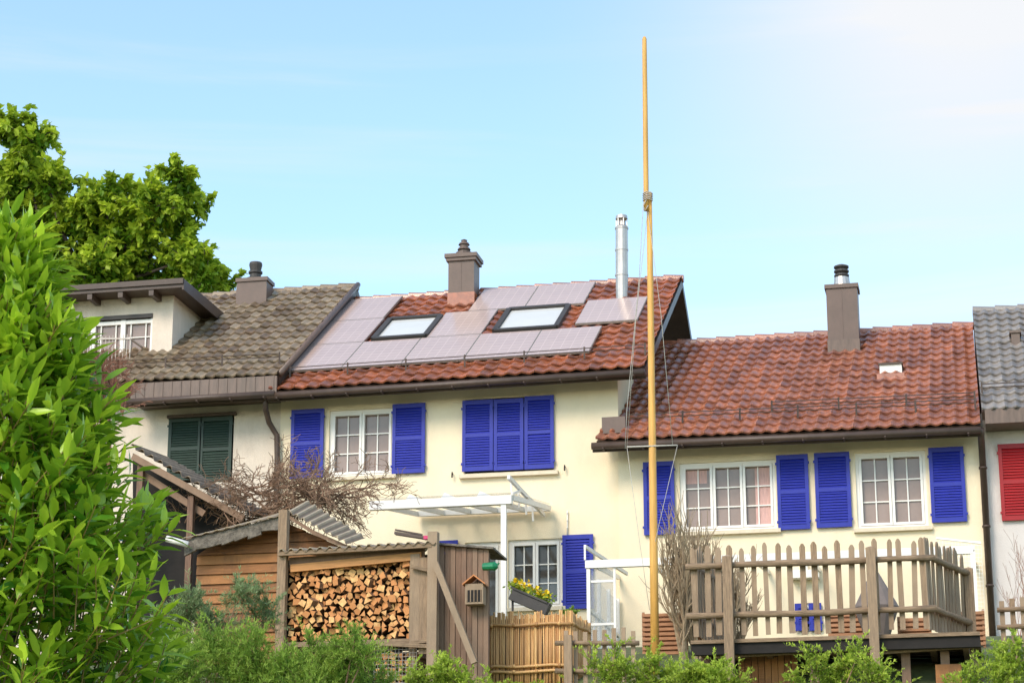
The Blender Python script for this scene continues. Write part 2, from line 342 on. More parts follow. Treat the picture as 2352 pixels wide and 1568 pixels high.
def chimney(parent,u0,u1,vb,vt,y,m,capo=.05,dy=.5,flash='red'):
    a=S(u0,vt,y);b2=S(u1,vt,y);zb=S(u0,vb,y).z; e=thing_part('chimney',parent,V(((a.x+b2.x)/2,y,zb)))
    mb=MB(); mb.box(a.x,b2.x,y,y+dy,zb-.6,a.z-.03); mb.box(a.x-.012,b2.x+.012,y-.012,y+dy+.012,zb-.6,zb+.16,1)
    mb.box((a.x+b2.x)/2-.006,(a.x+b2.x)/2+.006,y-.006,y,zb+.2,a.z-.05,0)
    mb.build('stack',e,[m,flash]); mb=MB(); mb.box(a.x-capo,b2.x+capo,y-capo,y+dy+capo,a.z-.03,a.z+.05)
    if capo>.06: mb.box(a.x-capo*.6,b2.x+capo*.6,y-capo*.6,y+dy+capo*.6,a.z-.1,a.z-.032)
    mb.build('cap',e,[m]); return e,V(((a.x+b2.x)/2,y+dy/2,a.z+.05))
def pot(e,c,prof,m): 
    mb=MB(); pts=[];r=[]
    for z,rr in prof: pts.append(c+V((0,0,z)));r.append(rr)
    mb.tube(pts,r,14); mb.build('chimney_pot',e,[m],False)
e,c=chimney(h1,1030,1089,690,590,3.3,'chim',.07)
pot(e,c,[(0,.17),(.10,.17),(.101,.10),(.16,.10),(.161,.14),(.2,.12),(.201,.09),(.27,.09),(.271,.12),(.31,.10),(.311,.06),(.37,.06),(.371,.07),(.40,.01)],'chim')
c0=S(1428,690,3.0);c1=S(1428,525,3.0); mb=MB(); mb.tube([c0-V((0,0,.5)),c1],.125,16)
for k in (.35,.7,1.0): p=c0.lerp(c1,k); mb.tube([p-V((0,0,.02)),p+V((0,0,.02))],.135,16)
mb.tube([c1,c1+V((0,0,.06))],[.14,.10],16)
for k in range(6):
    t=k*math.pi/3; mb.beam(c1+V((.11*math.cos(t),.11*math.sin(t),.04)),c1+V((.11*math.cos(t),.11*math.sin(t),.22)),.02,.02)
mb.tube([c1+V((0,0,.04)),c1+V((0,0,.2))],[.09,.06],12); mb.tube([c1+V((0,0,.2)),c1+V((0,0,.27)),c1+V((0,0,.275))],[.125,.115,.02],16)
mb.build('flue_pipe',h1,['steel'],False)
def downpipe(parent,pts,r=.055,m='brown'):
    mb=MB(); mb.tube(pts,r,10); 
    for k in range(3):
        p=V(pts[-2]).lerp(V(pts[-1]),.1+.3*k); mb.tube([p-V((0,0,.02)),p+V((0,0,.02))],r*1.25,10)
    mb.build('downpipe',parent,[m],True)
downpipe(h1,[S(610,905,-.55),S(610,940,-.45),S(618,970,-.2),S(636,1000,-.1),S(637,1060,-.1),V((S(637,1060,-.1).x,-.1,6.0))])
downpipe(h1,[S(1303,1172,-.04),S(1303,1228,-.04)],.012,'white')
for u,v in ((1040,1088),(1298,1072)):
    mb=MB(); p=S(u,v,-.03); mb.tube([p,p+V((0,-.05,.02)),p+V((0,-.06,-.08))],.015,6); mb.build('shutter_catch',h1,['black'])
# ================================================================= LEFT HOUSE
RL=[S(60,886,-.55),S(640,863,-.55),S(820,658,4.15),S(250,696,4.15)]
lx0=S(-120,900,.08).x; lx1=mx0-.004
h0=thing('row_house','off-white row house with dark weathered tiles and a dormer','house',((lx0+lx1)/2,0,6.0),'row of terraced houses')
w5=rect((392,962),(533,1104),.08)
wall(h0,lx0,lx1,.08,8.8,ZB,rz(RL,.08)-.3,4.15,rz(RL,4.15)-.2,[w5],'offwhite')
tiles(h0,*RL,25,15,'dark')
for a,c in (((391,962),(461,1102)),((464,960),(532,1106))): shutter(h0,rect(a,c,.14),.14,'green')
q=MB(); q.box(w5[0],w5[1],.18,.24,w5[2],w5[3]); q.box(w5[0]-.05,w5[1]+.05,.0,.14,w5[3],w5[3]+.06,1); q.build('window_recess',h0,['black','brown'])
mb=MB(); A=S(302,880,-.62);B=S(640,866,-.62); zt=B.z+.03; zb=S(616,905,-.62).z
mb.box(A.x,B.x-.03,-.64,-.58,zb+.03,zt)
n=16
for i in range(n): x=A.x+(B.x-A.x)*(i+.5)/n; mb.box(x-.008,x+.008,-.652,-.642,zb+.04,zt)
mb.build('fascia',h0,['brown2']); mb=MB(); mb.box(A.x,B.x-.05,-.56,.06,zb+.0,zb+.03); mb.build('soffit',h0,['brown']); gutter(h0,V((A.x-.15,-.62,zb+.07)),V((B.x-.05,-.62,zb+.07)))
snowguard(h0,RL,.12,.3,.97)
mb=MB(); mb.tube([RL[1]+V((.02,0,.04)),RL[2]+V((.02,0,.04))],.06,8); mb.build('verge_trim',h0,['brown2'],True)
e,c=chimney(h0,545,612,672,645,3.4,'chim',.03,.45,flash='chim')
pot(e,c,[(0,.2),(.04,.2),(.041,.12),(.14,.12),(.16,.15),(.2,.15),(.201,.11),(.34,.14),(.36,.14),(.40,.13),(.42,.05)],'plast')
# dormer
dy=.9; a=S(118,690,dy); b2=S(400,666,dy); zd=b2.z; dz0=S(300,850,dy).z-.3
dm=thing_part('dormer',h0,V((a.x,dy,dz0))); wd=rect((146,738),(347,818),dy)
mb=MB(); xx0=S(96,690,dy).x
mb.box(xx0,wd[0],dy,dy+.15,dz0,zd);mb.box(wd[1],b2.x-.15,dy,dy+.15,dz0,zd);mb.box(wd[0],wd[1],dy,dy+.15,wd[3],zd);mb.box(wd[0],wd[1],dy,dy+.15,dz0,wd[2]);mb.box(b2.x-.15,b2.x,dy,4.6,dz0,zd);mb.box(xx0,xx0+.15,dy+.15,4.6,dz0,zd)
mb.build('dormer_wall',dm,['offwhite'])
mb=MB(); zr=S(400,644,dy-.5).z; 
mb.box(xx0-.1,b2.x+.35,dy-.5,4.8,zr-.15,zr-.0); mb.box(xx0-.12,b2.x+.38,dy-.54,dy-.5,zr-.08,zr+.03);mb.box(b2.x+.352,b2.x+.39,dy-.5,4.8,zr-.2,zr+.02)
for i in range(6): x=b2.x-.3-.65*i; mb.box(x-.05,x+.05,dy-.48,dy-.01,zr-.27,zr-.15)
mb.build('dormer_roof',dm,['brown'])
x0,x1,z0,z1=wd; mb=MB(); mb.box(x0,x1,dy+.1,dy+.12,z0,z1); mb.build('glass',dm,['glass']); mb=MB()
mb.box(x0,x1,dy-.02,dy+.09,z1-.03,z1+.05,1)
for i in range(4): x=x0+(x1-x0)*i/3; mb.box(x-.05,x+.05,dy+.03,dy+.09,z0,z1-.04)
for i in range(6): x=x0+(x1-x0)*(i+.5)/6; mb.box(x-.012,x+.012,dy+.06,dy+.092,z0,z1-.04)
mb.box(x0,x1,dy+.04,dy+.088,z1-.13,z1-.05);mb.box(x0,x1,dy+.062,dy+.09,(z0+z1)/2,(z0+z1)/2+.02); mb.build('frame',dm,['white','plast'])
mb=MB(); p=S(130,778,.35);q=S(300,778,.35); mb.beam(p,q,.03,.03)
for i in range(22): x=p.x+(q.x-p.x)*i/21; mb.box(x-.006,x+.006,.345,.355,p.z-.5,p.z)
mb.beam(q,q+V((0,1.0,0)),.03,.03); mb.build('balcony_railing',h0,['wire'])
# ================================================================= RIGHT HOUSE
RB=[S(1370,1012,-.7),S(2252,975,-.7),S(2234,747,4.1),S(1513,792,4.1)]
rx0=mx1+.004; rx1=S(2250,1010,-.1).x
h2=thing('row_house','cream row house with blue shutters and lower brown-red tiled roof','house',((rx0+rx1)/2,-.1,6.0),'row of terraced houses')
v1=rect((1560,1064),(1785,1214),-.1); v2=rect((1963,1040),(2133,1208),-.1); v3=rect((1825,1385),(1888,1450),-.1)
wall(h2,rx0,rx1,-.1,8.8,ZB,rz(RB,-.1)-.2,4.1,rz(RB,4.1)-.2,[v1,v2,v3],'cream')
tiles(h2,*RB,31,16,'red2')
gutter(h2,RB[0]+V((-.08,0,-.02)),RB[1]+V((0,0,-.02)))
snowguard(h2,RB,.13,.06,.99); snowguard(h2,RB,.19,.45,.99)
window(h2,v1,-.1,sash=3,curtain=True,glass='glass',label='three-sash white window with pink curtains'); window(h2,v2,-.1)
window(h2,v3,-.1,sash=1,cols=1,rows=1,glass='glassd',sill=False)
for a,c in (((1478,1063),(1552,1227)),((1783,1047),(1862,1215)),((1870,1042),(1958,1210)),((2132,1030),(2222,1198)),((1826,1387),(1856,1448)),((1858,1386),(1889,1448))): shutter(h2,rect(a,c,-.1),-.1)
e,c=chimney(h2,1897,1968,800,660,3.0,'chim',.03,.5,flash='brown2')
pot(e,c,[(0,.17),(.2,.15)],'steel'); pot(e,c+V((0,0,.2)),[(0,.11),(.03,.15),(.06,.15),(.09,.11),(.12,.15),(.15,.15),(.18,.11),(.21,.15),(.24,.15),(.27,.08)],'plast')
a=S(2020,838,1.7);b2=S(2072,862,1.7); mb=MB(); mb.box(a.x,b2.x,1.7,2.6,b2.z,a.z,0); mb.box(a.x-.02,b2.x+.02,1.66,2.6,a.z,a.z+.03,1); mb.box(a.x-.05,b2.x+.05,1.5,1.75,b2.z-.16,b2.z-.0,2); mb.build('roof_vent',h2,['white','brown','red2'])
a=S(1382,958,-.45);b2=S(1436,978,-.45); mb=MB(); mb.box(a.x,b2.x,-.45,.0-.004,b2.z-.12,a.z); mb.build('flashing_box',h2,[ 'chim'])
xp=rx1+.03; downpipe(h2,[V((xp,-.7,S(2252,985,-.7).z)),V((xp,-.55,S(2252,1000,-.7).z)),V((xp,-.2,S(2258,1030,-.2).z)),V((xp,-.2,5.8))],.06)
# ================================================================= FAR RIGHT HOUSE
RC=[S(2255,944,-.6),S(2470,934,-.6),S(2440,704,4.1),S(2234,715,4.1)]
fx0=rx1+.004; fx1=S(2560,1000,0).x
h3=thing('row_house','grey rendered row house with red shutters and grey tiles','house',((fx0+fx1)/2,0,6.0),'row of terraced houses')
v4=rect((2372,1025),(2450,1190),-.0)
wall(h3,fx0,fx1,0,8.8,ZB,rz(RC,0)-.3,4.1,rz(RC,4.1)-.2,[v4],'greywall'); tiles(h3,*RC,8,16,'slate'); window(h3,v4,0)
shutter(h3,rect((2291,1022),(2372,1194),0),0,'redp'); snowguard(h3,RC,.14,.02,.99)
A=RC[0]+V((.05,0,0));B=RC[1]; zb=S(2300,972,-.6).z; mb=MB(); mb.box(A.x,B.x,-.64,-.58,zb,A.z+.02); mb.box(A.x,B.x,-.58,-.003,zb,zb+.03); mb.build('fascia',h3,['brown2'])
a=S(2322,765,2.2);b2=S(2345,812,2.2); mb=MB(); mb.box(a.x,b2.x,2.2,2.45,b2.z-.3,a.z); mb.box(a.x-.03,b2.x+.03,2.17,2.48,a.z,a.z+.04); mb.build('roof_vent',h3,['brown2'])
# ================================================================= PATIO CANOPY (main)
CP=V((S(1157,1400,-3.4).x,-3.4,gz(-3.4)))
cp=thing('patio_canopy','white metal patio canopy with glass roof and folded awning','canopy',CP)
f0=S(850,1168,-3.4);f1=S(1176,1141,-3.4);f0.z=f1.z=(f0.z+f1.z)/2
k0=S(868,1182,-.15);k1=S(1280,1166,-.15);k0.z=k1.z; k0.x=f0.x;k1.x=f1.x+.02
mb=MB(); mb.beam(f0,f1,.12,.15);mb.build('front_beam',cp,['white'])
mb=MB(); mb.beam(k0,k1,.08,.1);mb.build('wall_beam',cp,['white'])
for i in range(6):
    p=f0.lerp(f1,i/5)+V((0,.08,.05));q=k0.lerp(k1,i/5); mb=MB(); mb.beam(p,q,.05,.09); mb.build('rafter',cp,['white'])
mb=MB(); mb.prism([f0+V((0,0,.12)),f1+V((0,0,.12)),k1+V((0,0,.08)),k0+V((0,0,.08))],V((0,0,.012))); mb.build('glass_roof',cp,['clear'])
mb=MB(); mb.box(CP.x-.045,CP.x+.045,-3.44,-3.36,gz(-3.4)-.1,f1.z-.07); mb.build('post',cp,['white'])
mb=MB(); a=S(1168,1095,-3.3); 
mb.beam(a,a+V((0.02,3.0,-.05)),.05,.07); mb.beam(f1+V((0,0,.1)),a+V((.01,1.0,-.02)),.04,.04)
for k in range(4): mb.beam(a+V((-.02,.6*k+.3,0)),a+V((-.0,.6*k+.3,-.35)),.03,.03)
mb.build('awning_arm',cp,['white'])
mb=MB(); 
for k in (.25,.5,.75): p=f0.lerp(f1,k)+V((0,0,.08)); mb.add([p,p+V((.28,0,.0)),p+V((.02,.2,.14))],[(0,1,2)])
mb.build('bracket',cp,['white'])
# glass porch (right house)
px=S(1352,1330,-3.2).x; pz=S(1352,1300,-3.2).z; gp=thing('glass_porch','white framed glass porch with canopy beams','porch',(px+1,-2,5.6))
g0=gz(-3.2)-.2
mb=MB()
for y in (-3.2,-2.2,-1.2,-.2): mb.box(px-.03,px+.03,y-.035,y+.035,g0,pz-.05)
mb.box(px-.025,px+.025,-3.15,-.15,pz-.75,pz-.70)
for i in range(3): mb.beam((px-.0,-3.1+i,g0+.25),(px,-2.3+i,g0+1.0),.03,.03)
mb.box(px+.42,px+.46,-3.215,-3.175,g0,pz-.05)
mb.box(px+.03,px+.42,-3.21,-3.18,pz-.28,pz-.24);mb.box(px+.03,px+.42,-3.21,-3.18,pz-1.0,pz-.96)
mb.build('frame',gp,['white'])
mb=MB(); mb.box(px-.008,px+.004,-3.15,-.15,g0,pz-.1); mb.box(px+.03,px+.42,-3.2,-3.19,g0+.1,pz-.05); mb.build('glass',gp,['clear'])
x2=S(2235,1265,-3.2).x
mb=MB(); mb.beam((px-.05,-3.2,pz+.03),(x2,-3.2,pz+.03),.1,.13); mb.build('front_beam',gp,['white'])
mb=MB(); mb.beam((px-.05,-3.25,pz+.33),(px+.3,-1.0,pz+.25),.04,.06); mb.beam((px-.05,-3.25,pz+.33),(px-.05,-3.25,pz+.1),.03,.03)
mb.build('awning_arm',gp,['white'])
for i in range(8): x=px+(x2-px)*i/7; mb=MB(); mb.beam((x,-3.1,pz+.08),(x,-.12,pz+.35),.05,.08); mb.build('rafter',gp,['white'])
mb=MB(); mb.box(x2-.05,x2+.03,-3.24,-3.16,g0,pz); mb.build('post',gp,['white'])
# ================================================================= POLE
PY=-7.6; pt=S(1483,85,PY);pb=S(1500,1480,PY); pm=S(1487,440,PY); pole=thing('flagpole','tall yellow wooden flagpole with tied ropes','flagpole',pb)
mb=MB(); pp=[pm+(pt-pm)*k for k in (-.12,.0,.3,.6,.9,.985,1)]; mb.tube([p+V((-.02,0,0)) for p in pp],[.042,.042,.042,.04,.038,.036,.02],12); mb.build('upper_pole',pole,['yellow'],True)
mb=MB(); pp=[pb.lerp(pm,k)+V((.02,.05,0)) for k in (-.12,.2,.4,.6,.8,1)]; mb.tube(pp,[.066,.062,.058,.052,.048,.042],12); mb.build('lower_pole',pole,['yellow'],True)
mb=MB(); 
for k in range(5):
    c=pm+V((0.0,.02,-.03-.028*k)); mb.tube([c+V((.075*math.cos(t),.085*math.sin(t),.01*math.sin(3*t))) for t in np.linspace(0,6.28,13)],.008,5)
c=pm+V((-.01,-.05,-.15)); mb.tube([c,c+V((-.05,-.02,-.1)),c+V((-.02,-.02,-.18)),c+V((.03,-.02,-.1))],.008,5)
for du,dv in ((1440,1025),(1545,1020)): 
    e2=S(du,dv,PY); mb.tube([pm+V((0,0,-.3)),pm.lerp(e2,.5)+V((-.02 if du<1483 else .02,0,0)),e2],.0045,4)
e1=S(1440,1026,PY);e2=S(1556,1022,PY); mb.tube([e1,e2],.012,5)
mb.tube([pm+V((-.06,-.05,-.2)),S(1468,640,PY),S(1440,940,PY),S(1436,1030,PY)],.005,4); mb.tube([e2,S(1503,1250,PY),S(1500,1420,PY)],.004,4); mb.tube([e1,S(1470,1250,PY),S(1492,1400,PY)],.004,4)
mb.build('rope',pole,['rope'],True)
# ================================================================= DECK + PICKET FENCE
FY=-9
fr=thing('picket_fence','weathered wooden picket fence around a raised deck','fence',S(1999,1568,FY))
L1=S(1575,1303,FY);R1=S(2137,1279,FY);z1=(L1.z+R1.z)/2;L1.z=z1;R1.z=z1; BK=S(2228,1325,-7.6);BK.z=z1
L2=S(1575,1418,FY);R2=S(2137,1395,FY);z2=(L2.z+R2.z)/2
def rail(p,q,r=.045): mb=MB(); n=7; mb.tube([p.lerp(q,i/n)+V((0,0,random.uniform(-.01,.01))) for i in range(n+1)],[r*random.uniform(.85,1.12) for i in range(n+1)],9); mb.build('rail',fr,['wood_h'],True)
for z in (z1,z2):
    rail(V((L1.x,FY,z)),V((R1.x+.05,FY,z))); rail(V((R1.x,FY,z)),V((BK.x,BK.y,z)))
    rail(V((L1.x+.1,FY,z)),V((L1.x+.35,FY+1.5,z)))
pt0=S(1850,1243,FY).z; pb0=S(1850,1452,FY).z
def picket(p,ang,h,w):
    mb=MB(); poly=[(-w/2,0,0),(w/2,0,0),(w/2,0,h-.05),(w/4,0,h-.01),(0,0,h),(-w/4,0,h-.01),(-w/2,0,h-.05)]; mb.prism([V(q) for q in poly],V((0,.022,0))); a=math.cos(ang);s_=math.sin(ang); tl=random.uniform(-.025,.025)
    mb.v=[(p.x+x*a-y*s_+tl*z,p.y+x*s_+y*a,p.z+z) for x,y,z in mb.v]; mb.build('picket',fr,['wood_g'])
N=20
for i in range(N):
    x=L1.x+.12+(R1.x-L1.x-.2)*i/(N-1); picket(V((x+random.uniform(-.016,.016),FY+.05,pb0+random.uniform(-.02,.02))),0,pt0-pb0+random.uniform(-.06,.04),random.uniform(.064,.088))
dR=(BK-R1); ang=math.atan2(dR.y,dR.x); 
for i in range(13):
    p=R1+dR*((i+.5)/13); picket(V((p.x-.06,p.y,pb0+random.uniform(-.02,.02))),ang,pt0-pb0+random.uniform(-.04,.04),.075)
for i in range(10):
    p=V((L1.x+.1,FY,0)).lerp(V((L1.x+.35,FY+1.5,0)),(i+.6)/10); picket(V((p.x+.05,p.y,pb0)),math.atan2(1.5,.25),pt0-pb0+random.uniform(-.04,.04),.075)
for u,vt,yy in ((1670,1275,FY-.12),(1999,1255,FY-.12),(2224,1303,-7.65)):
    p=S(u,vt,yy); mb=MB(); mb.box(p.x-.065,p.x+.065,yy-.065,yy+.05,gz(yy)-.3,p.z-.02); mb.add([(p.x-.065,yy-.065,p.z-.02),(p.x+.065,yy-.065,p.z-.02),(p.x+.065,yy+.05,p.z-.02),(p.x-.065,yy+.05,p.z-.02),(p.x,yy,p.z+.01)],[(0,1,4),(1,2,4),(2,3,4),(3,0,4)]); mb.build('post',fr,['wood_g'])
dk=thing('wooden_deck','raised wooden deck on dark posts above the slope','deck',S(1850,1568,-8.5))
zf=S(1850,1462,FY).z; xa=L1.x+.05;xb=BK.x+.1
mb=MB(); n=10
for i in range(n): y=FY-.02+i*.3; mb.box(xa,xb,y,y+.28,zf-.05,zf)
mb.build('floor',dk,['wood_h']); mb=MB(); mb.box(xa,xb,FY+.02,FY+.12,zf-.2,zf-.053); mb.build('beam',dk,['black']); mb=MB(); mb.box(xa,xb,-7,-6.9,zf-.2,zf-.053); mb.build('beam',dk,['black'])
for x in np.linspace(xa+.15,xb-.2,9): mb=MB(); mb.box(x-.04,x+.04,FY+.13,-7.01,zf-.2,zf-.055); mb.build('joist',dk,['wood_v'])
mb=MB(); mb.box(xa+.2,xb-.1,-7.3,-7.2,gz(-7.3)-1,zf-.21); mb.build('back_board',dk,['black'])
mb=MB(); a=S(1695,1508,-8.4);b2=S(1835,1600,-8.4); k=9
for i in range(k): x=a.x+(b2.x-a.x)*i/k; mb.box(x+.004,x+(b2.x-a.x)/k-.004,-8.4,-8.37,gz(-8.4)-.3,a.z+random.uniform(-.02,.02))
mb.build('door',dk,['wood_b'],label='brown plank door under the deck')
for u in (1620,1870,2080,2170): p=S(u,1500,-8.6); mb=MB(); mb.box(p.x-.06,p.x+.06,-8.66,-8.54,gz(-8.6)-.3,zf-.2); mb.build('post',dk,['wood_v'])
for a_,b_ in ((S(1950,1500,-8.8),S(2240,1480,-8.8)),(S(1640,1505,-8.8),S(1880,1492,-8.8))): mb=MB(); mb.beam(a_,b_,.06,.08); mb.build('brace',dk,['wood_g'])
mb=MB(); a=S(2148,1525,-8.7);b2=S(2212,1600,-8.7); mb.box(a.x,b2.x,-8.7,-8.5,b2.z,a.z); mb.build('crate_panel',dk,['wood_b'])
pp_=S(2013,1395,-6.2); tp=S(2008,1308,-6.2); mb=MB(); mb.tube([V((pp_.x,-6.2,zf)),pp_,tp,tp+V((0,0,.1))],[.05,.34,.04,.02],14); solo(mb,'parasol','closed parasol in taupe cover standing on the deck','parasol',['cloth'])
def trellis(u0,v0,u1,v1_,y,lab):
    a=S(u0,v0,y);b2=S(u1,v1_,y); mb=MB(); n=int((a.z-b2.z)/.07)
    for i in range(n): z=b2.z+(a.z-b2.z)*i/n; mb.box(a.x,b2.x,y,y+.02,z,z+.045)
    mb.box(a.x,a.x+.04,y+.021,y+.05,b2.z-.9,a.z);mb.box(b2.x-.04,b2.x,y+.021,y+.05,b2.z-.9,a.z); mb.box(a.x,b2.x,y+.06,y+.08,b2.z,a.z-.05); solo(mb,'slatted_screen',lab,'screen',['trellis'],'slatted wooden screens')
trellis(1474,1405,1580,1500,-5.5,'terracotta slatted screen beside the porch'); trellis(1600,1410,1680,1460,-5.9,'terracotta slatted screen on the deck'); trellis(1900,1405,2000,1458,-5.8,'terracotta slatted screen on the deck'); trellis(2180,1400,2265,1480,-5.8,'terracotta slatted screen on the deck'); trellis(2060,1415,2140,1458,-5.9,'terracotta slatted screen on the deck')
mb=MB(); a=S(1817,1312,-.2); mb.box(a.x,a.x+.5,-.35,-.1,a.z-.14,a.z); mb.tube([V((a.x+.25,-.2,a.z)),V((a.x+.25,-.2,a.z+.22))],.05,8); mb.build('wall_lamp',h2,['white'])
mb=MB(); a=S(2150,1235,-6.5);b2=S(2262,1400,-6.5)
for i in range(15): x=a.x+(b2.x-a.x)*i/14; mb.tube([(x,-6.5,b2.z),(x,-6.5,a.z-.08*i/14)],.003,3)
for i in range(18): z=b2.z+(a.z-b2.z)*i/17; mb.tube([(a.x,-6.5,z),(b2.x,-6.5,z-.08*i/17)],.003,3)
mb.beam((a.x,-6.5,a.z),(b2.x,-6.5,a.z-.1),.03,.03)
solo(mb,'wire_netting','pale wire netting stretched behind the deck','netting',['white'])
# ================================================================= FIREWOOD SHED
SY=-9
sx0=S(664,1300,SY).x;sx1=S(968,1300,SY).x; zt=S(800,1285,SY).z; zb=S(800,1470,SY).z
fs_=thing('firewood_shed','weathered open shed for firewood with corrugated roof','shed',((sx0+sx1)/2,SY,gz(SY)))
def post(par,u,v0,y,w,m='wood_g',v1_=None,name='post'):
    p=S(u,v0,y); zb_=gz(y)-.2 if v1_ is None else S(u,v1_,y).z; mb=MB(); mb.box(p.x-w/2,p.x+w/2,y-w/2,y+w/2,zb_,p.z); mb.build(name,par,[m])
post(fs_,653,1172,SY-.15,.13); post(fs_,996,1222,SY-.2,.14); post(fs_,951,1272,SY-.05,.10); 
mb=MB(); mb.beam(S(668,1305,SY-.1),S(968,1276,SY-.1),.05,.11); mb.build('front_board',fs_,['wood_o'])
mb=MB(); mb.beam(S(640,1272,SY-.25),S(992,1252,SY-.25),.06,.06); mb.build('roof_rail',fs_,['wood_h'])
def corr(A,B,C,D,n,amp,name,par,m,seg=6,th=.01):
    mb=MB(); nn=(B-A).cross(D-A).normalized(); nn=nn if nn.z>0 else -nn; T=n*seg
    for i in range(T):
        vs=[]
        for j in (i,i+1):
            s=j/T; h=nn*amp*math.sin(2*math.pi*j/seg); vs+=[bil(A,B,C,D,s,0)+h,bil(A,B,C,D,s,1)+h,bil(A,B,C,D,s,0)+h-nn*th,bil(A,B,C,D,s,1)+h-nn*th]
        mb.add(vs,[(0,4,5,1),(2,3,7,6),(0,2,6,4),(1,5,7,3)],0,.5-.5*math.sin(2*math.pi*(i+.5)/seg))  # corrugation shading painted into the colour, darkest in the troughs
    return mb.build(name,par,[m],False,False)
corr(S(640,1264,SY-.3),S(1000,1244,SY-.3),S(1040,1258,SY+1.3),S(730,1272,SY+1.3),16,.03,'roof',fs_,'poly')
mb=MB(); mb.prism([S(664,1280,SY-.07),S(975,1258,SY-.07),S(975,1285,SY-.07),S(664,1306,SY-.07)],V((0,.03,0))); mb.build('header_board',fs_,['wood_v'])
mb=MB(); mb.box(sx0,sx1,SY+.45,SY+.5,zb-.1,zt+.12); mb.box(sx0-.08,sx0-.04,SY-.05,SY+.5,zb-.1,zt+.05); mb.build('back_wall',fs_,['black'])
mb=MB(); mb.box(sx0-.05,sx1,SY-.08,SY+.45,zb-.08,zb-.01); mb.build('shelf',fs_,['wood_h'])
for u0,u1,v0,v1_ in ((943,962,1272,1478),(964,984,1280,1500)):
    a=S(u0,v0,SY-.13);b2=S(u1,v1_,SY-.13); mb=MB(); mb.box(a.x,b2.x,SY-.14,SY-.115,b2.z,a.z); mb.build('board',fs_,['wood_g'])
for a_,b_ in ((S(945,1300,SY-.2),S(990,1310,SY-.2)),(S(872,1478,SY-.2),S(1000,1484,SY-.2)),(S(945,1475,SY-.2),S(990,1470,SY-.2))): mb=MB(); mb.beam(a_,b_,.05,.05); mb.build('brace',fs_,['wood_h'])
mb=MB(); xa2=S(1008,1252,SY+.0); xb2=S(1122,1262,SY+.0); n=9
for i in range(n):
    x0_=xa2.x+(xb2.x-xa2.x)*i/n; x1_=xa2.x+(xb2.x-xa2.x)*(i+1)/n; mb.box(x0_+.004,x1_-.004,SY+.02+.012*(i%2),SY+.05+.012*(i%2),gz(SY)-.2,xa2.z+.0-.09*i/n+random.uniform(-.01,.01))
mb.box(xa2.x,xb2.x,SY+.07,SY+.09,gz(SY)-.2,xa2.z-.12); mb.build('plank_wall',fs_,['wood_v'])
mb=MB(); mb.prism([V((xa2.x-.05,SY-.05,xa2.z+.01)),V((xb2.x+.08,SY-.05,xa2.z-.09)),V((xb2.x+.08,SY-.05,xa2.z-.06)),V((xa2.x-.05,SY-.05,xa2.z+.04))],V((0,.95,0))); mb.build('side_roof',fs_,['felt'])
mb=MB(); mb.beam(S(1000,1292,SY-.35),S(1090,1522,SY-.35),.085,.085); solo(mb,'leaning_pole','weathered grey wooden pole leaning against the shed post','pole',['wood_g'])
mb=MB(); a=S(908,1224,SY+.2);b2=S(985,1236,SY+.2); mb.beam(a,b2,.12,.04,0); mb.beam(a+V((0,0,.05)),b2+V((-.1,0,.06)),.06,.02,0); mb.box(b2.x-.06,b2.x+.03,SY+.12,SY+.22,b2.z-.02,b2.z+.03,1); solo(mb,'garden_tool','brown and magenta garden tool lying on the shed roof','tool',['brown','pinkm'])
variants=[]
for k in range(12):
    r=random.uniform(.050,.082); n=random.choice([3,3,4,4,5]); base=random.random()*6.28
    poly=[V((r*random.uniform(.75,1.1)*math.cos(base+2*math.pi*j/n+random.uniform(-.25,.25)),0,r*random.uniform(.7,1.05)*math.sin(base+2*math.pi*j/n))) for j in range(n)]
    L=.42; vs=[p for p in poly]+[p+V((0,L,0)) for p in poly]; mb=MB()
    mb.add(vs,[tuple(range(n))],0); mb.add(vs,[tuple(range(n,2*n))[::-1]]+[(j,(j+1)%n,(j+1)%n+n,j+n) for j in range(n)],1)
    me=bpy.data.meshes.new('firewood_log'); me.from_pydata([tuple(v) for v in mb.v],[],mb.f); me.materials.append(M['end']);me.materials.append(M['bark'])
    for p_,mi in zip(me.polygons,mb.m): p_.material_index=mi
    at=me.attributes.new('rnd','FLOAT','FACE'); at.data.foreach_set('value',[random.random()]*len(mb.f)); variants.append(me)
def log(x,y,z,lab):
    o=bpy.data.objects.new('firewood_log',random.choice(variants)); COL.objects.link(o); o.location=(x,y,z); s_=random.uniform(.75,1.15)
    o.rotation_euler=(random.uniform(-.2,.2),random.random()*6.28,random.uniform(-.45,.45)); o.scale=(s_,1,s_)
    o["label"]=lab; o["category"]="log"; o["group"]="split firewood logs stacked in the shed"
zz=zb+.045; row=0; xr=S(945,1300,SY).x
while zz<zt-.01:
    x=sx0+.03+(row%2)*.04
    while x<xr:
        log(x,SY+random.uniform(-.08,.04),zz+random.uniform(-.02,.02),"split firewood log with pale cut face in a stack"); x+=random.uniform(.078,.118)
    zz+=.086; row+=1
mb=MB(); a=S(862,1485,SY-.1);b2=S(958,1575,SY-.1)
for i in range(13): x=a.x+(b2.x-a.x)*i/12; mb.tube([(x,SY-.15,b2.z),(x,SY-.15,a.z)],.004,4)
for i in range(12): z=b2.z+(a.z-b2.z)*i/11; mb.tube([(a.x,SY-.15,z),(b2.x,SY-.15,z)],.004,4)
mb.build('wire_mesh',fs_,['wire'])
z=b2.z+.05
while z<a.z-.03:
    x=a.x+.02
    while x<b2.x: log(x,SY+random.uniform(-.05,.03),z,"split firewood log behind wire mesh"); x+=.11
    z+=.1
mb=MB(); mb.box(a.x,b2.x,SY+.45,SY+.5,b2.z,a.z); mb.build('lower_board',fs_,['black'])
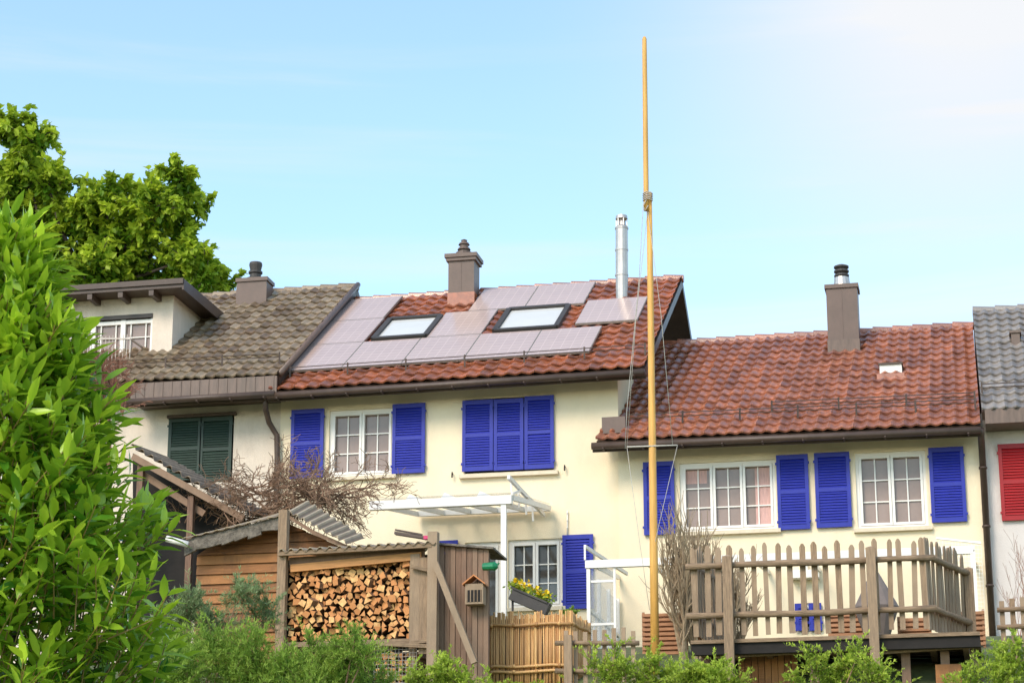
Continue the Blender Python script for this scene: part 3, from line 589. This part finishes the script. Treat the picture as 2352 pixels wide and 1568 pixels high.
# ================================================================= OLD SHED
OY=-7.2; os_=thing('garden_shed','brown plank garden shed with mossy felt edge and corrugated plastic roof','shed',S(620,1400,OY))
mb=MB(); zlo=S(600,1430,OY).z-.6; zhi=S(655,1200,OY).z; xl=S(452,1300,OY).x; xr_=S(850,1300,OY).x; xm=S(657,1200,OY).x; zl=S(452,1262,OY).z; zr2=S(850,1285,OY).z
nrow=14
def lim(z):
    a_=xl if z<zl else xl+(xm-xl)*(z-zl)/(zhi-zl); b_=xr_ if z<zr2 else xr_+(xm-xr_)*(z-zr2)/(zhi-zr2); return a_,b_
for i in range(nrow):
    z0_=zlo+(zhi-zlo)*i/nrow; z1_=zlo+(zhi-zlo)*(i+1)/nrow-.006
    a0,b0=lim(z0_);a1,b1=lim(z1_); j_=random.uniform(-.012,.012)
    mb.add([(a0,OY-.025,z0_+j_),(b0,OY-.025,z0_-j_),(b1,OY+.008,z1_),(a1,OY+.008,z1_),(a0,OY+.02,z0_),(b0,OY+.02,z0_)],[(0,1,2,3),(0,4,5,1)])
mb.prism([V((xl,OY+.03,zlo)),V((xr_,OY+.03,zlo)),V((xr_,OY+.03,zr2)),V((xm,OY+.03,zhi)),V((xl,OY+.03,zl))],V((0,2,0)),1); mb.build('plank_wall',os_,['wood_b','black'])
def strip(name,par,pts_t,th,y,dy,m):
    mb=MB(); 
    for i in range(len(pts_t)-1):
        a=S(*pts_t[i],y);b_=S(*pts_t[i+1],y); mb.prism([a,b_,b_-V((0,0,th*random.uniform(.75,1.2))),a-V((0,0,th*random.uniform(.75,1.2)))],V((0,dy,0)))
    mb.build(name,par,[m])
strip('mossy_edge',os_,[(424,1240),(450,1233),(480,1227),(510,1220),(540,1212),(570,1205),(600,1196),(630,1188),(664,1180)],.21,OY-.35,.06,'felt')
strip('verge_board',os_,[(664,1182),(720,1217),(800,1252)],.06,OY-.35,.05,'wood_v')
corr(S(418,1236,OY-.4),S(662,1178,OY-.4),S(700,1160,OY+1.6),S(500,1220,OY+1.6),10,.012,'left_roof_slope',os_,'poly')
A_=S(662,1176,OY-.42);B_=S(704,1152,OY+.5);C_=S(840,1236,OY+.4);D_=S(800,1250,OY-.5)
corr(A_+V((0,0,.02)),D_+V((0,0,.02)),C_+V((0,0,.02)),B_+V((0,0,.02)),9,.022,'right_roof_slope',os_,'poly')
mb=MB(); mb.tube([S(382,1236,OY-.5),S(432,1250,OY-.45)],.05,8); mb.build('gutter',os_,['white'],True)
LY=-5.6; ls=thing('lean_to_shelter','dark wooden lean-to with wavy corrugated roof','shelter',S(420,1400,LY))
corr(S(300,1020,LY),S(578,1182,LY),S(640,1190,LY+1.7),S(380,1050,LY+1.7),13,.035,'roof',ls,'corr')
for a_,b_ in ((S(305,1048,LY+.1),S(560,1190,LY+.1)),(S(330,1090,LY+.3),S(470,1180,LY+.3))): mb=MB(); mb.beam(a_,b_,.06,.11); mb.build('rafter',ls,['wood_v'])
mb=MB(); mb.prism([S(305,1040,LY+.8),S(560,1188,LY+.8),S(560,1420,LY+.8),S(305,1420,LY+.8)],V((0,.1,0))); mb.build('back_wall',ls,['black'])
post(ls,440,1140,LY+.2,.10,'wood_v'); post(ls,325,1060,LY+.2,.10,'wood_v')
# ================================================================= INSECT HOUSE, FLOWER BOX, LANTERN
by=-9.1; a=S(1072,1343,by);b2=S(1113,1388,by); bh=thing('insect_house','small wooden insect house with orange roof on plank wall','insect house',((a.x+b2.x)/2,by,b2.z))
mb=MB(); mb.box(a.x,b2.x,by-.1,by+.08,b2.z,a.z); mb.box(a.x+.02,b2.x-.02,by-.104,by-.1,b2.z+.03,a.z-.09,1)
for k in range(5): x=a.x+.03+(b2.x-a.x-.06)*k/4; mb.box(x-.006,x+.006,by-.11,by-.1045,b2.z+.03,a.z-.09)
mb.build('box',bh,['wood_g','black']); mb=MB(); xm=(a.x+b2.x)/2; zt_=S(1092,1325,by).z
for sx in (-1,1): mb.prism([V((xm,by-.14,zt_)),V((xm+sx*.165,by-.14,a.z-.02)),V((xm+sx*.165,by-.14,a.z)),V((xm,by-.14,zt_+.02))],V((0,.24,0)))
mb.build('roof',bh,['copper'])
mb=MB(); p=S(1110,1301,by); mb.tube([p,p+V((.16,-.02,0)),p+V((.165,-.02,0)),p+V((.22,-.02,0))],[.055,.06,.07,.03],12); mb.tube([p+V((.2,0,0)),p+V((.23,0,.05))],.012,6); solo(mb,'garden_lantern','green enamel lantern mounted on the shed wall','lantern',['bottle'])
fy=-4.2; a=S(1176,1352,fy);b2=S(1260,1388,fy-.0); fb=thing('flower_box','dark planter box with yellow pansies','flower box',(a+b2)/2)
d=(b2-a); mb=MB(); mb.beam(a+V((0,0,-.08)),b2+V((0,0,-.08)),.2,.2); mb.beam(a+V((0,-.11,.015)),b2+V((0,-.11,.015)),.03,.03)
mb.build('planter',fb,['plast'])
mb=MB(); mb.tube([a+V((0,.05,-.15)),V((a.x,fy+.05,gz(fy)))],.02,6); mb.build('stand',fb,['plast']); mb=MB(); mb.tube([b2+V((0,.05,-.15)),V((b2.x,fy+.05,gz(fy)))],.02,6); mb.build('stand',fb,['plast'])
def quadleaves(P,D,L,Wd):
    n=len(P); D=D/np.linalg.norm(D,axis=1,keepdims=True); U=rng.normal(0,.45,(n,3))+[0,0,1]; Sx=np.cross(D,U); Sx/=np.linalg.norm(Sx,axis=1,keepdims=True)+1e-9
    L=np.broadcast_to(L,(n,))[:,None]; Wd=np.broadcast_to(Wd,(n,))[:,None]
    v=np.stack([P,P+D*L*.5-Sx*Wd*.5,P+D*L,P+D*L*.5+Sx*Wd*.5],1).reshape(-1,3); f=np.arange(4*n).reshape(n,4); return v,f
def longleaves(P,D,L,Wd,twist=.35):
    n=len(P); D=D/np.linalg.norm(D,axis=1,keepdims=True); U=rng.normal(0,twist,(n,3))+[0,0,1]; Sx=np.cross(D,U); Sx/=np.linalg.norm(Sx,axis=1,keepdims=True)+1e-9; Nn=np.cross(Sx,D)
    L=np.broadcast_to(L,(n,))[:,None]; Wd=np.broadcast_to(Wd,(n,))[:,None]; cv=rng.uniform(.0,.3,(n,1))
    def pt(a,s,h): return P+D*L*a+Sx*Wd*s+Nn*(Wd*h-L*cv*a*a)
    v=np.stack([pt(0,0,0),pt(.33,-.46,.16),pt(.33,0,0),pt(.33,.46,.16),pt(.68,-.40,.13),pt(.68,0,0),pt(.68,.40,.13),pt(1,0,0)],1).reshape(-1,3)
    t=np.array([[0,2,1],[0,3,2],[1,2,5],[1,5,4],[2,3,6],[2,6,5],[4,5,7],[5,6,7]]); f=(t[None]+8*np.arange(n)[:,None,None]).reshape(-1,3); return v,f
n=420; s_=rng.random(n); P=np.array(a)[None]+s_[:,None]*np.array(d)[None]+rng.normal(0,.055,(n,3))*[1,1,.6]+[0,0,.07]
v,f=quadleaves(P,rng.normal(0,1,(n,3)),.07,.05); npmesh('foliage',fb,v,f,np.repeat(rng.random(n),4),['shrub'])
n=110; s_=rng.random(n); P=np.array(a)[None]+s_[:,None]*np.array(d)[None]+rng.normal(0,.05,(n,3))*[1,1,.5]+[0,-.05,.14]; v,f=quadleaves(P,rng.normal(0,1,(n,3)),.06,.06); npmesh('flowers',fb,v,f,np.repeat(rng.random(n),4),['flower'])
# ================================================================= CANE FENCE
BY=-8.2; bf=thing('cane_fence','tan split cane fence with bound horizontal canes','fence',S(1220,1560,BY))
p0=S(1105,1410,BY);p1=S(1312,1410,BY);p2=S(1356,1430,BY+.9); zt_=p0.z; zb_=gz(BY)-.2
for seg,(a,b2,n) in enumerate(((p0,p1,44),(p1,p2,16))):
    mb=MB()
    for i in range(n):
        p=a.lerp(b2,(i+.5)/n); h=zt_+random.uniform(-.05,.03); lean=random.uniform(-.02,.02); r=random.uniform(.012,.021)
        mb.tube([V((p.x+lean,p.y+random.uniform(-.02,.02),zb_)),V((p.x,p.y+random.uniform(-.02,.02),h))],[r,r*.9],7,0)
    mb.prism([V((a.x,a.y+.03,zb_)),V((b2.x,b2.y+.03,zb_)),V((b2.x,b2.y+.03,zt_-.08)),V((a.x,a.y+.03,zt_-.08))],V((0,.01,0)),1)
    mb.build('cane_panel',bf,['bamboo','wood_v'],True)
    for dz in (.18,.78,.86):
        q=MB(); k=5; q.tube([V((a.lerp(b2,i/k).x,a.lerp(b2,i/k).y-.05,zt_-dz+.012*math.sin(i*2.1))) for i in range(k+1)],.022,8)
        for i in range(4): c=a.lerp(b2,(i+.5)/4); q.tube([V((c.x-.02,c.y-.05,zt_-dz)),V((c.x+.02,c.y-.05,zt_-dz))],.032,8)
        q.build('rail',bf,['bamboo'],True)
gf=thing('garden_fence','low weathered picket fence by the cane fence','fence',S(1370,1568,-8.9)); y=-8.9
for v_ in (1476,1540): mb=MB(); mb.tube([S(1275,v_,y),S(1468,v_,y)],.035,8); mb.build('rail',gf,['wood_h'],True)
for u in range(1300,1470,22): a=S(u,1446,y+.05); mb=MB(); mb.box(a.x-.03,a.x+.03,y+.04,y+.06,gz(y)-.1,a.z+random.uniform(-.04,.04)); mb.build('picket',gf,['wood_g'])
mb=MB(); a=S(1305,1458,y-.08); mb.box(a.x-.055,a.x+.055,y-.13,y-.03,gz(y)-.2,a.z); mb.build('post',gf,['wood_g'])
gf=thing('garden_fence','weathered timber garden fence by the grey house','fence',S(2320,1568,-7.5)); y=-7.5
for v_ in (1400,1440): mb=MB(); mb.tube([S(2290,v_,y),S(2420,v_-6,y)],.035,8); mb.build('rail',gf,['wood_h'],True)
for u in range(2300,2420,24): a=S(u,1376,y+.05); mb=MB(); mb.box(a.x-.035,a.x+.035,y+.04,y+.06,gz(y)-.1,a.z+random.uniform(-.04,.04)); mb.build('picket',gf,['wood_g'])
# ================================================================= TWIGS
def grow(mb,p,d,L,r,depth,nc,spread,up,bend=.25,minr=.003,sides=4):
    k=4; pts=[p.copy()];q=p.copy();dd=d.copy()
    for i in range(k):
        dd=(dd+V((random.gauss(0,bend),random.gauss(0,bend),random.gauss(0,bend)+up))*.5).normalized(); q=q+dd*(L/k); pts.append(q.copy())
    mb.tube(pts,[max(minr,r*(1-.45*i/k)) for i in range(k+1)],sides if r>.01 else 3,0,cap=False)
    if depth<=0:return
    for c in range(nc):
        i=random.randint(1,k); a=V((random.gauss(0,1),random.gauss(0,1),random.gauss(0,1)))
        nd=(dd+a.normalized()*spread+V((0,0,up))).normalized(); grow(mb,pts[i],nd,L*random.uniform(.5,.8),r*.58,depth-1,nc,spread,up,bend,minr)
def bare(name,label,base,stems,L,r,depth,nc,spread,up,m,bend=.25,minr=.003,group='bare winter shrubs',lean=.25):
    mb=MB()
    for i in range(stems):
        d=V((random.gauss(0,lean),random.gauss(0,lean),1)).normalized()
        bp=base+V((random.uniform(-.25,.25),random.uniform(-.2,.2),0)); grow(mb,bp,d,L*random.uniform(.7,1.1),r,depth,nc,spread,up,bend,minr)
    return solo(mb,name,label,'shrub',[m],group)
zb5=V((S(1600,1480,-6).x,-6,gz(-6)-.1))
bare('bare_shrub','pale bare pruned shrub with upright twigs beside the deck',zb5,11,1.1,.036,3,5,.5,.28,'twigl',minr=.0038)
bare('bare_shrub','pale bare pruned shrub with upright twigs beside the deck',zb5+V((.65,.3,0)),7,.85,.03,3,5,.5,.26,'twigl',minr=.0038)
mb=MB()
for i in range(44):
    u=random.uniform(560,790); base=S(u,random.uniform(1120,1190),-5.2); base.y+=random.uniform(-.5,.5); grow(mb,base,V((random.choice([-1,1,1])*random.uniform(.5,1),random.uniform(-.4,.4),random.uniform(-.05,.25))).normalized(),.62,.016,3,4,.7,-.04,.5,.0045)
base=S(600,1400,-5.2); mb.tube([V((base.x,-5.2,gz(-5.2))),S(620,1300,-5.2),S(640,1190,-5.2)],[.06,.05,.035],8)
solo(mb,'climbing_shrub','tangled leafless wisteria sprawling above the sheds','shrub',['twig'],'bare winter shrubs')
mb=MB(); base=S(430,1100,-5.0)
for i in range(7): grow(mb,S(random.uniform(410,480),1200,-5),V((random.uniform(-.3,.5),0,.5)).normalized(),.5,.012,3,3,.7,.0,.4,.004)
mb.tube([V((base.x,-5,gz(-5))),S(440,1200,-5)],.03,6); solo(mb,'climbing_shrub','small leafless climber on the lean-to roof','shrub',['twig'],'bare winter shrubs')
mb=MB(); bx=S(240,960,-3)
for i in range(20): grow(mb,S(random.uniform(190,290),random.uniform(880,960),-3),V((random.uniform(-.4,.4),random.uniform(-.3,.3),1)).normalized(),.40,.014,3,4,.65,.0,.35,.004)
mb.tube([V((bx.x,-3,gz(-3))),S(250,1100,-3),S(250,940,-3)],[.08,.06,.03],7); solo(mb,'bare_shrub','reddish bare shrub beside the off-white house','shrub',['twigr'],'bare winter shrubs')
bare('bare_shrub','slender reddish bare shrub by the grey house',V((S(2350,1400,-4).x,-4,gz(-4))),4,.95,.009,3,3,.4,.2,'twigr',minr=.0025)
# ================================================================= FOLIAGE
def foliage(name,label,cat,y,blobs,n,lL,lW,m,stemm,droop=0,group=None,kind='quad',flat=.8,trunk=None,shell=.55,yj=.4,stemr=.02,sprig=0,nmain=None):
    sc_=FL/((y-CAM.y)/math.cos(YAW))*math.cos(PIT) ; base=S(*(trunk or (blobs[0][0],blobs[0][1])),y); fork=base.copy(); base.z=gz(y)
    t=thing(name,label,cat,base,group); P=[];D=[];Rn=[]; tot=sum(b_[2]**2 for b_ in blobs); mb=MB()
    if nmain: mb.tube([base-V((0,0,.3)),base.lerp(fork,.5)+V((.15,0,0)),fork],[stemr*3,stemr*2.4,stemr*1.8],10)
    for bi,(u,v,r) in enumerate(blobs):
        rr=r/sc_; c=S(u,v,y)+V((0,random.uniform(-yj,yj),0)); k=int(n*r*r/tot)
        if sprig:
            ns=max(3,k//34); o=rng.normal(0,1,(ns,3)); o/=np.linalg.norm(o,axis=1,keepdims=True); o*=(rng.random(ns)**.5)[:,None]
            dr=o*.8+rng.normal(0,.35,(ns,3))+[0,0,.75]; dr/=np.linalg.norm(dr,axis=1,keepdims=True); sl=sprig*rng.uniform(.6,1.4,ns)
            idx=rng.integers(0,ns,k); tt=rng.random(k)*1.0; bend=rng.normal(0,.25,(ns,3)); bend[:,2]-=.35
            p=np.array(c)+o[idx]*rr*.8+dr[idx]*(tt*sl[idx])[:,None]+bend[idx]*(tt**2*sl[idx])[:,None]
            tn=np.clip(rng.normal(.42,.22,ns),0,1); P.append(p); D.append(dr[idx]*.75+rng.normal(0,.5,(k,3))+[0,0,-droop]); Rn.append(np.clip(tn[idx]*.75+.28*tt+rng.normal(0,.1,k)+(.06 if nmain else 0),0,1))
            for q in range(min(ns,40)):
                a0=V((np.array(c)+o[q]*rr*.8).tolist()); mb.tube([a0-V(dr[q].tolist())*.05,a0+V((dr[q]*sl[q]*.5+bend[q]*sl[q]*.25).tolist()),a0+V((dr[q]*sl[q]+bend[q]*sl[q]).tolist())],[stemr*.2,stemr*.15,stemr*.08],3,cap=False)
            k2=k//3; d=rng.normal(0,1,(k2,3)); d/=np.linalg.norm(d,axis=1,keepdims=True); P.append(np.array(c)+d*(rr*.85*rng.random(k2)**.5)[:,None]); D.append(rng.normal(0,1,(k2,3))); Rn.append(np.clip(rng.normal(.12,.1,k2),0,1))
        else:
            d=rng.normal(0,1,(k,3)); d/=np.linalg.norm(d,axis=1,keepdims=True); rad=rr*(shell+(1-shell)*rng.random(k)**.6)
            P.append(np.array(c)+d*rad[:,None]*[1,1,flat]); D.append(d*.7+rng.normal(0,.6,(k,3))+[0,0,-droop+.2]); Rn.append(np.clip(.48+rng.normal(0,.26,k),0,1))
        if nmain:
            if bi<nmain and bi%2==0: mid=fork.lerp(c,.5)+V((random.uniform(-.3,.3),0,random.uniform(-.4,-.1))); mb.tube([fork,mid,c],[stemr*1.0,stemr*.6,stemr*.25],6)
        else:
            mid=base.lerp(c,.55)+V((random.uniform(-.1,.1),0,.0)); mb.tube([base-V((0,0,.15)),mid,c],[stemr*1.6,stemr,stemr*.4],6)
    P=np.concatenate(P);D=np.concatenate(D);R=np.concatenate(Rn); k=len(P); L=lL*rng.uniform(.6,1.25,k); Wd=lW*rng.uniform(.7,1.2,k)
    v,f=(quadleaves if kind=='quad' else longleaves)(P,D,L,Wd); npmesh('crown',t,v,f,np.repeat(R,4 if kind=='quad' else 8),[m]); mb.build('trunk' if cat=='tree' else 'stem',t,[stemm],True)
    return t
bl=[(40,325,40),(90,335,42),(125,360,32),(40,375,62),(60,440,55),(145,450,46),(190,465,38),(120,510,78),(40,500,70),(215,520,66),(280,475,44),(335,460,46),(375,442,36),(428,428,26),(448,455,32),(462,482,22),(300,500,64),(380,505,60),(430,525,38),(200,590,76),(300,570,76),(390,580,58),(110,600,80),(40,620,80),(440,615,44),(485,640,38),(515,655,22),(350,650,60),(440,665,40),(180,670,70),(-40,430,80),(-50,560,90),(260,655,70),(400,670,50),(490,675,30)]
nm=len(bl)
foliage('broadleaf_tree','tall tree with drooping yellow-green leaves rising behind the houses','tree',14,bl,38000,.21,.15,'cata','trunk',droop=.45,kind='long',trunk=(200,660),yj=1.2,stemr=.10,nmain=nm,sprig=.62)
# near laurel bush
bx=S(-60,1568,-27).x; base=V((bx,-27,gz(-27))); lb=thing('laurel_bush','large glossy green laurel bush with long pointed leaves','bush',base)
prof=[(1700,372),(1568,368),(1400,345),(1200,295),(1050,235),(960,195),(850,128),(740,75),(670,38),(630,16),(610,6)]
zs=[S(0,v,-27).z for v,_ in prof]; rs=[r/368 for _,r in prof]; zs=[gz(-27)+.1]+zs; rs=[.9]+rs
nS=1120; zz=rng.uniform(1.5,max(zs),nS); R=np.interp(zz,zs,rs)
th=rng.uniform(0,2*math.pi,nS); th=np.where(rng.random(nS)<.62,-rng.uniform(-.6,2.4,nS),th)
rad=R*(1-.55*rng.random(nS)**1.5)*(1+.12*np.sin(th*5+zz*4)+.12*np.sin(zz*7+th*3)); SP=np.stack([bx+rad*np.cos(th),-27+rad*np.sin(th),zz],1)
SD=np.stack([np.cos(th)*.5,np.sin(th)*.5,np.full(nS,.85)],1)+rng.normal(0,.3,(nS,3)); SD/=np.linalg.norm(SD,axis=1,keepdims=True)
P=[];D=[];R_=[];K=9; tone=np.clip(rng.normal(.5,.26,nS),0,1)
mbs=MB(); SL=rng.uniform(.24,.38,nS)
for k in range(K):
    a=k/(K-1); ang=2.4*k+rng.random(nS); ref=np.cross(SD,[0,0,1.0]); ref/=np.linalg.norm(ref,axis=1,keepdims=True); ref2=np.cross(SD,ref)
    rd=ref*np.cos(ang)[:,None]+ref2*np.sin(ang)[:,None]; P.append(SP+SD*(SL*a)[:,None]); D.append(rd*(1.05-.6*a)+SD*(.40+.55*a)+rng.normal(0,.14,(nS,3))+[0,0,-.12]); R_.append(np.clip(tone*.8+.38*a**2+rng.normal(0,.09,nS)-.08,0,1))
P=np.concatenate(P);D=np.concatenate(D);Rr=np.concatenate(R_); k=len(P); v,f=longleaves(P,D,rng.uniform(.15,.235,k),rng.uniform(.046,.068,k)); npmesh('leaves',lb,v,f,np.repeat(Rr,8),['laurel'],True)
for i in range(0,nS,1):
    p=V(SP[i].tolist()); mbs.tube([p-V(SD[i].tolist())*.15,p+V(SD[i].tolist())*float(SL[i])],[.007,.0035],3,1,cap=False)
for i in range(14):
    t=random.random()*6.28; z_=random.uniform(2,3.9); r_=float(np.interp(z_,zs,rs))*.5; mbs.tube([base+V((.1*math.cos(t),.1*math.sin(t),-.1)),base+V((.3*r_*math.cos(t),.3*r_*math.sin(t),(z_-base.z)*.5)),V((bx+r_*math.cos(t),-27+r_*math.sin(t),z_))],[.035,.025,.01],6,0)
mbs.build('stem',lb,['trunk','lstem'],True)
G0='feathery garden shrubs'
foliage('feathery_shrub','feathery grey-green shrub in front of the plank shed','shrub',-17,[(440,1405,45),(400,1440,45),(470,1430,45),(570,1375,34),(600,1410,40),(560,1350,18),(420,1370,20),(600,1360,14),(360,1470,40)],12000,.06,.010,'feathg','twig',group=G0,sprig=.2,yj=.3,stemr=.012)
foliage('feathery_shrub','dense feathery green shrub below the firewood shed','shrub',-18,[(480,1490,62),(560,1500,68),(430,1560,80),(540,1570,80),(640,1540,60),(400,1490,45),(620,1600,70),(700,1590,50),(360,1570,60)],36000,.06,.010,'feath','twig',group=G0,sprig=.22,yj=.3,stemr=.012)
foliage('feathery_shrub','feathery green shrub spreading below the log stack','shrub',-17.5,[(740,1520,42),(800,1500,42),(850,1520,34),(700,1540,42),(780,1565,60),(850,1575,40),(690,1590,50),(720,1480,18),(830,1475,16)],20000,.06,.010,'feath','twig',group=G0,sprig=.22,yj=.3,stemr=.012)
G='bright green garden shrubs'
for y,bl in ((-13,[(1010,1560,36),(960,1575,30),(1060,1575,34),(1020,1520,16),(1120,1585,26)]),(-12.5,[(1400,1560,36),(1370,1525,18),(1440,1540,28),(1480,1570,34),(1500,1525,22),(1540,1560,36),(1420,1500,10)]),
   (-13,[(1590,1555,30),(1640,1570,34),(1650,1535,16),(1690,1575,18)]),(-13,[(1880,1540,32),(1920,1560,42),(1860,1505,14),(1950,1525,28),(2010,1555,36),(1975,1495,14),(2050,1580,24),(1840,1575,22)]),
   (-12.5,[(2190,1585,26),(2230,1560,30),(2290,1515,34),(2340,1530,50),(2300,1565,50),(2345,1490,20)])):
    foliage('leafy_shrub','bright yellow-green small-leaved garden shrub','shrub',y,bl,7000,.05,.017,'shrub','twig',group=G,sprig=.22,yj=.2,stemr=.01)
foliage('leafy_shrub','low green shrub beside the cane fence','shrub',-8.6,[(1235,1590,26),(1310,1592,26),(1180,1592,22)],2600,.05,.02,'shrub','twig',group=G,sprig=.14,yj=.1,stemr=.01)
foliage('conifer_shrub','dark green clipped shrub behind the cane fence','shrub',-6.5,[(1312,1408,12),(1300,1414,10)],700,.05,.02,'feath','twig',sprig=.08,yj=.1,stemr=.01)
# ================================================================= WORLD + SUN
w=bpy.data.worlds.new("World"); sc.world=w; w.use_nodes=True; nt=w.node_tree; N=nt.nodes; L=nt.links; N.clear()
out=N.new('ShaderNodeOutputWorld'); bg=N.new('ShaderNodeBackground'); bg.inputs[1].default_value=.15
sk=N.new('ShaderNodeTexSky'); sk.sky_type='NISHITA'; sk.sun_disc=False; sk.sun_elevation=math.radians(44); sk.sun_rotation=math.radians(205); sk.air_density=1.0; sk.dust_density=.6; sk.ozone_density=1.5
tc=N.new('ShaderNodeTexCoord'); mp=N.new('ShaderNodeMapping'); mp.inputs['Scale'].default_value=(1.3,1.3,17); mp.inputs['Rotation'].default_value=(0,math.radians(4),0); nz=N.new('ShaderNodeTexNoise'); nz.inputs['Scale'].default_value=1.9; nz.inputs['Detail'].default_value=6; nz.inputs['Roughness'].default_value=.52; nz.inputs['Distortion'].default_value=.5
L.new(tc.outputs['Generated'],mp.inputs[0]); L.new(mp.outputs[0],nz.inputs['Vector'])
mr=N.new('ShaderNodeMapRange'); mr.interpolation_type='SMOOTHSTEP'; mr.inputs[1].default_value=.46; mr.inputs[2].default_value=.78; mr.inputs[4].default_value=.5; L.new(nz.outputs[0],mr.inputs[0])
hz=(FWD+RGT*((2230-1176)/FL)+UPV*((784+10)/FL)).normalized()
dp=N.new('ShaderNodeVectorMath'); dp.operation='DOT_PRODUCT'; dp.inputs[1].default_value=hz; L.new(tc.outputs['Generated'],dp.inputs[0])
m2=N.new('ShaderNodeMapRange'); m2.interpolation_type='LINEAR'; m2.inputs[1].default_value=math.cos(math.radians(14)); m2.inputs[2].default_value=1; m2.inputs[4].default_value=1; L.new(dp.outputs['Value'],m2.inputs[0])
pw=N.new('ShaderNodeMath'); pw.operation='POWER'; pw.inputs[1].default_value=4.2; L.new(m2.outputs[0],pw.inputs[0])
ad=N.new('ShaderNodeMath'); ad.operation='ADD'; ad.use_clamp=True; L.new(mr.outputs[0],ad.inputs[0]); L.new(pw.outputs[0],ad.inputs[1])
tint=N.new('ShaderNodeMix'); tint.data_type='RGBA'; tint.blend_type='MULTIPLY'; tint.inputs[0].default_value=1; tint.inputs[7].default_value=(2.3,2.35,2.1,1); L.new(sk.outputs[0],tint.inputs[6])
mx=N.new('ShaderNodeMix'); mx.data_type='RGBA'; L.new(ad.outputs[0],mx.inputs[0]); L.new(tint.outputs[2],mx.inputs[6]); mx.inputs[7].default_value=(6.1,6.25,6.5,1)
L.new(mx.outputs[2],bg.inputs[0]); L.new(bg.outputs[0],out.inputs[0])
sd=bpy.data.lights.new("sun",'SUN'); so=bpy.data.objects.new("sun",sd); COL.objects.link(so); sd.energy=2.6; sd.angle=math.radians(22); sd.color=(1,.87,.72)
az=math.radians(200); el=math.radians(38); sdir=V((math.sin(az)*math.cos(el),math.cos(az)*math.cos(el),math.sin(el))); so.rotation_euler=sdir.to_track_quat('Z','Y').to_euler(); so.location=(0,-30,40)
sc.view_settings.view_transform='Standard'; sc.view_settings.look='None'; sc.view_settings.exposure=0
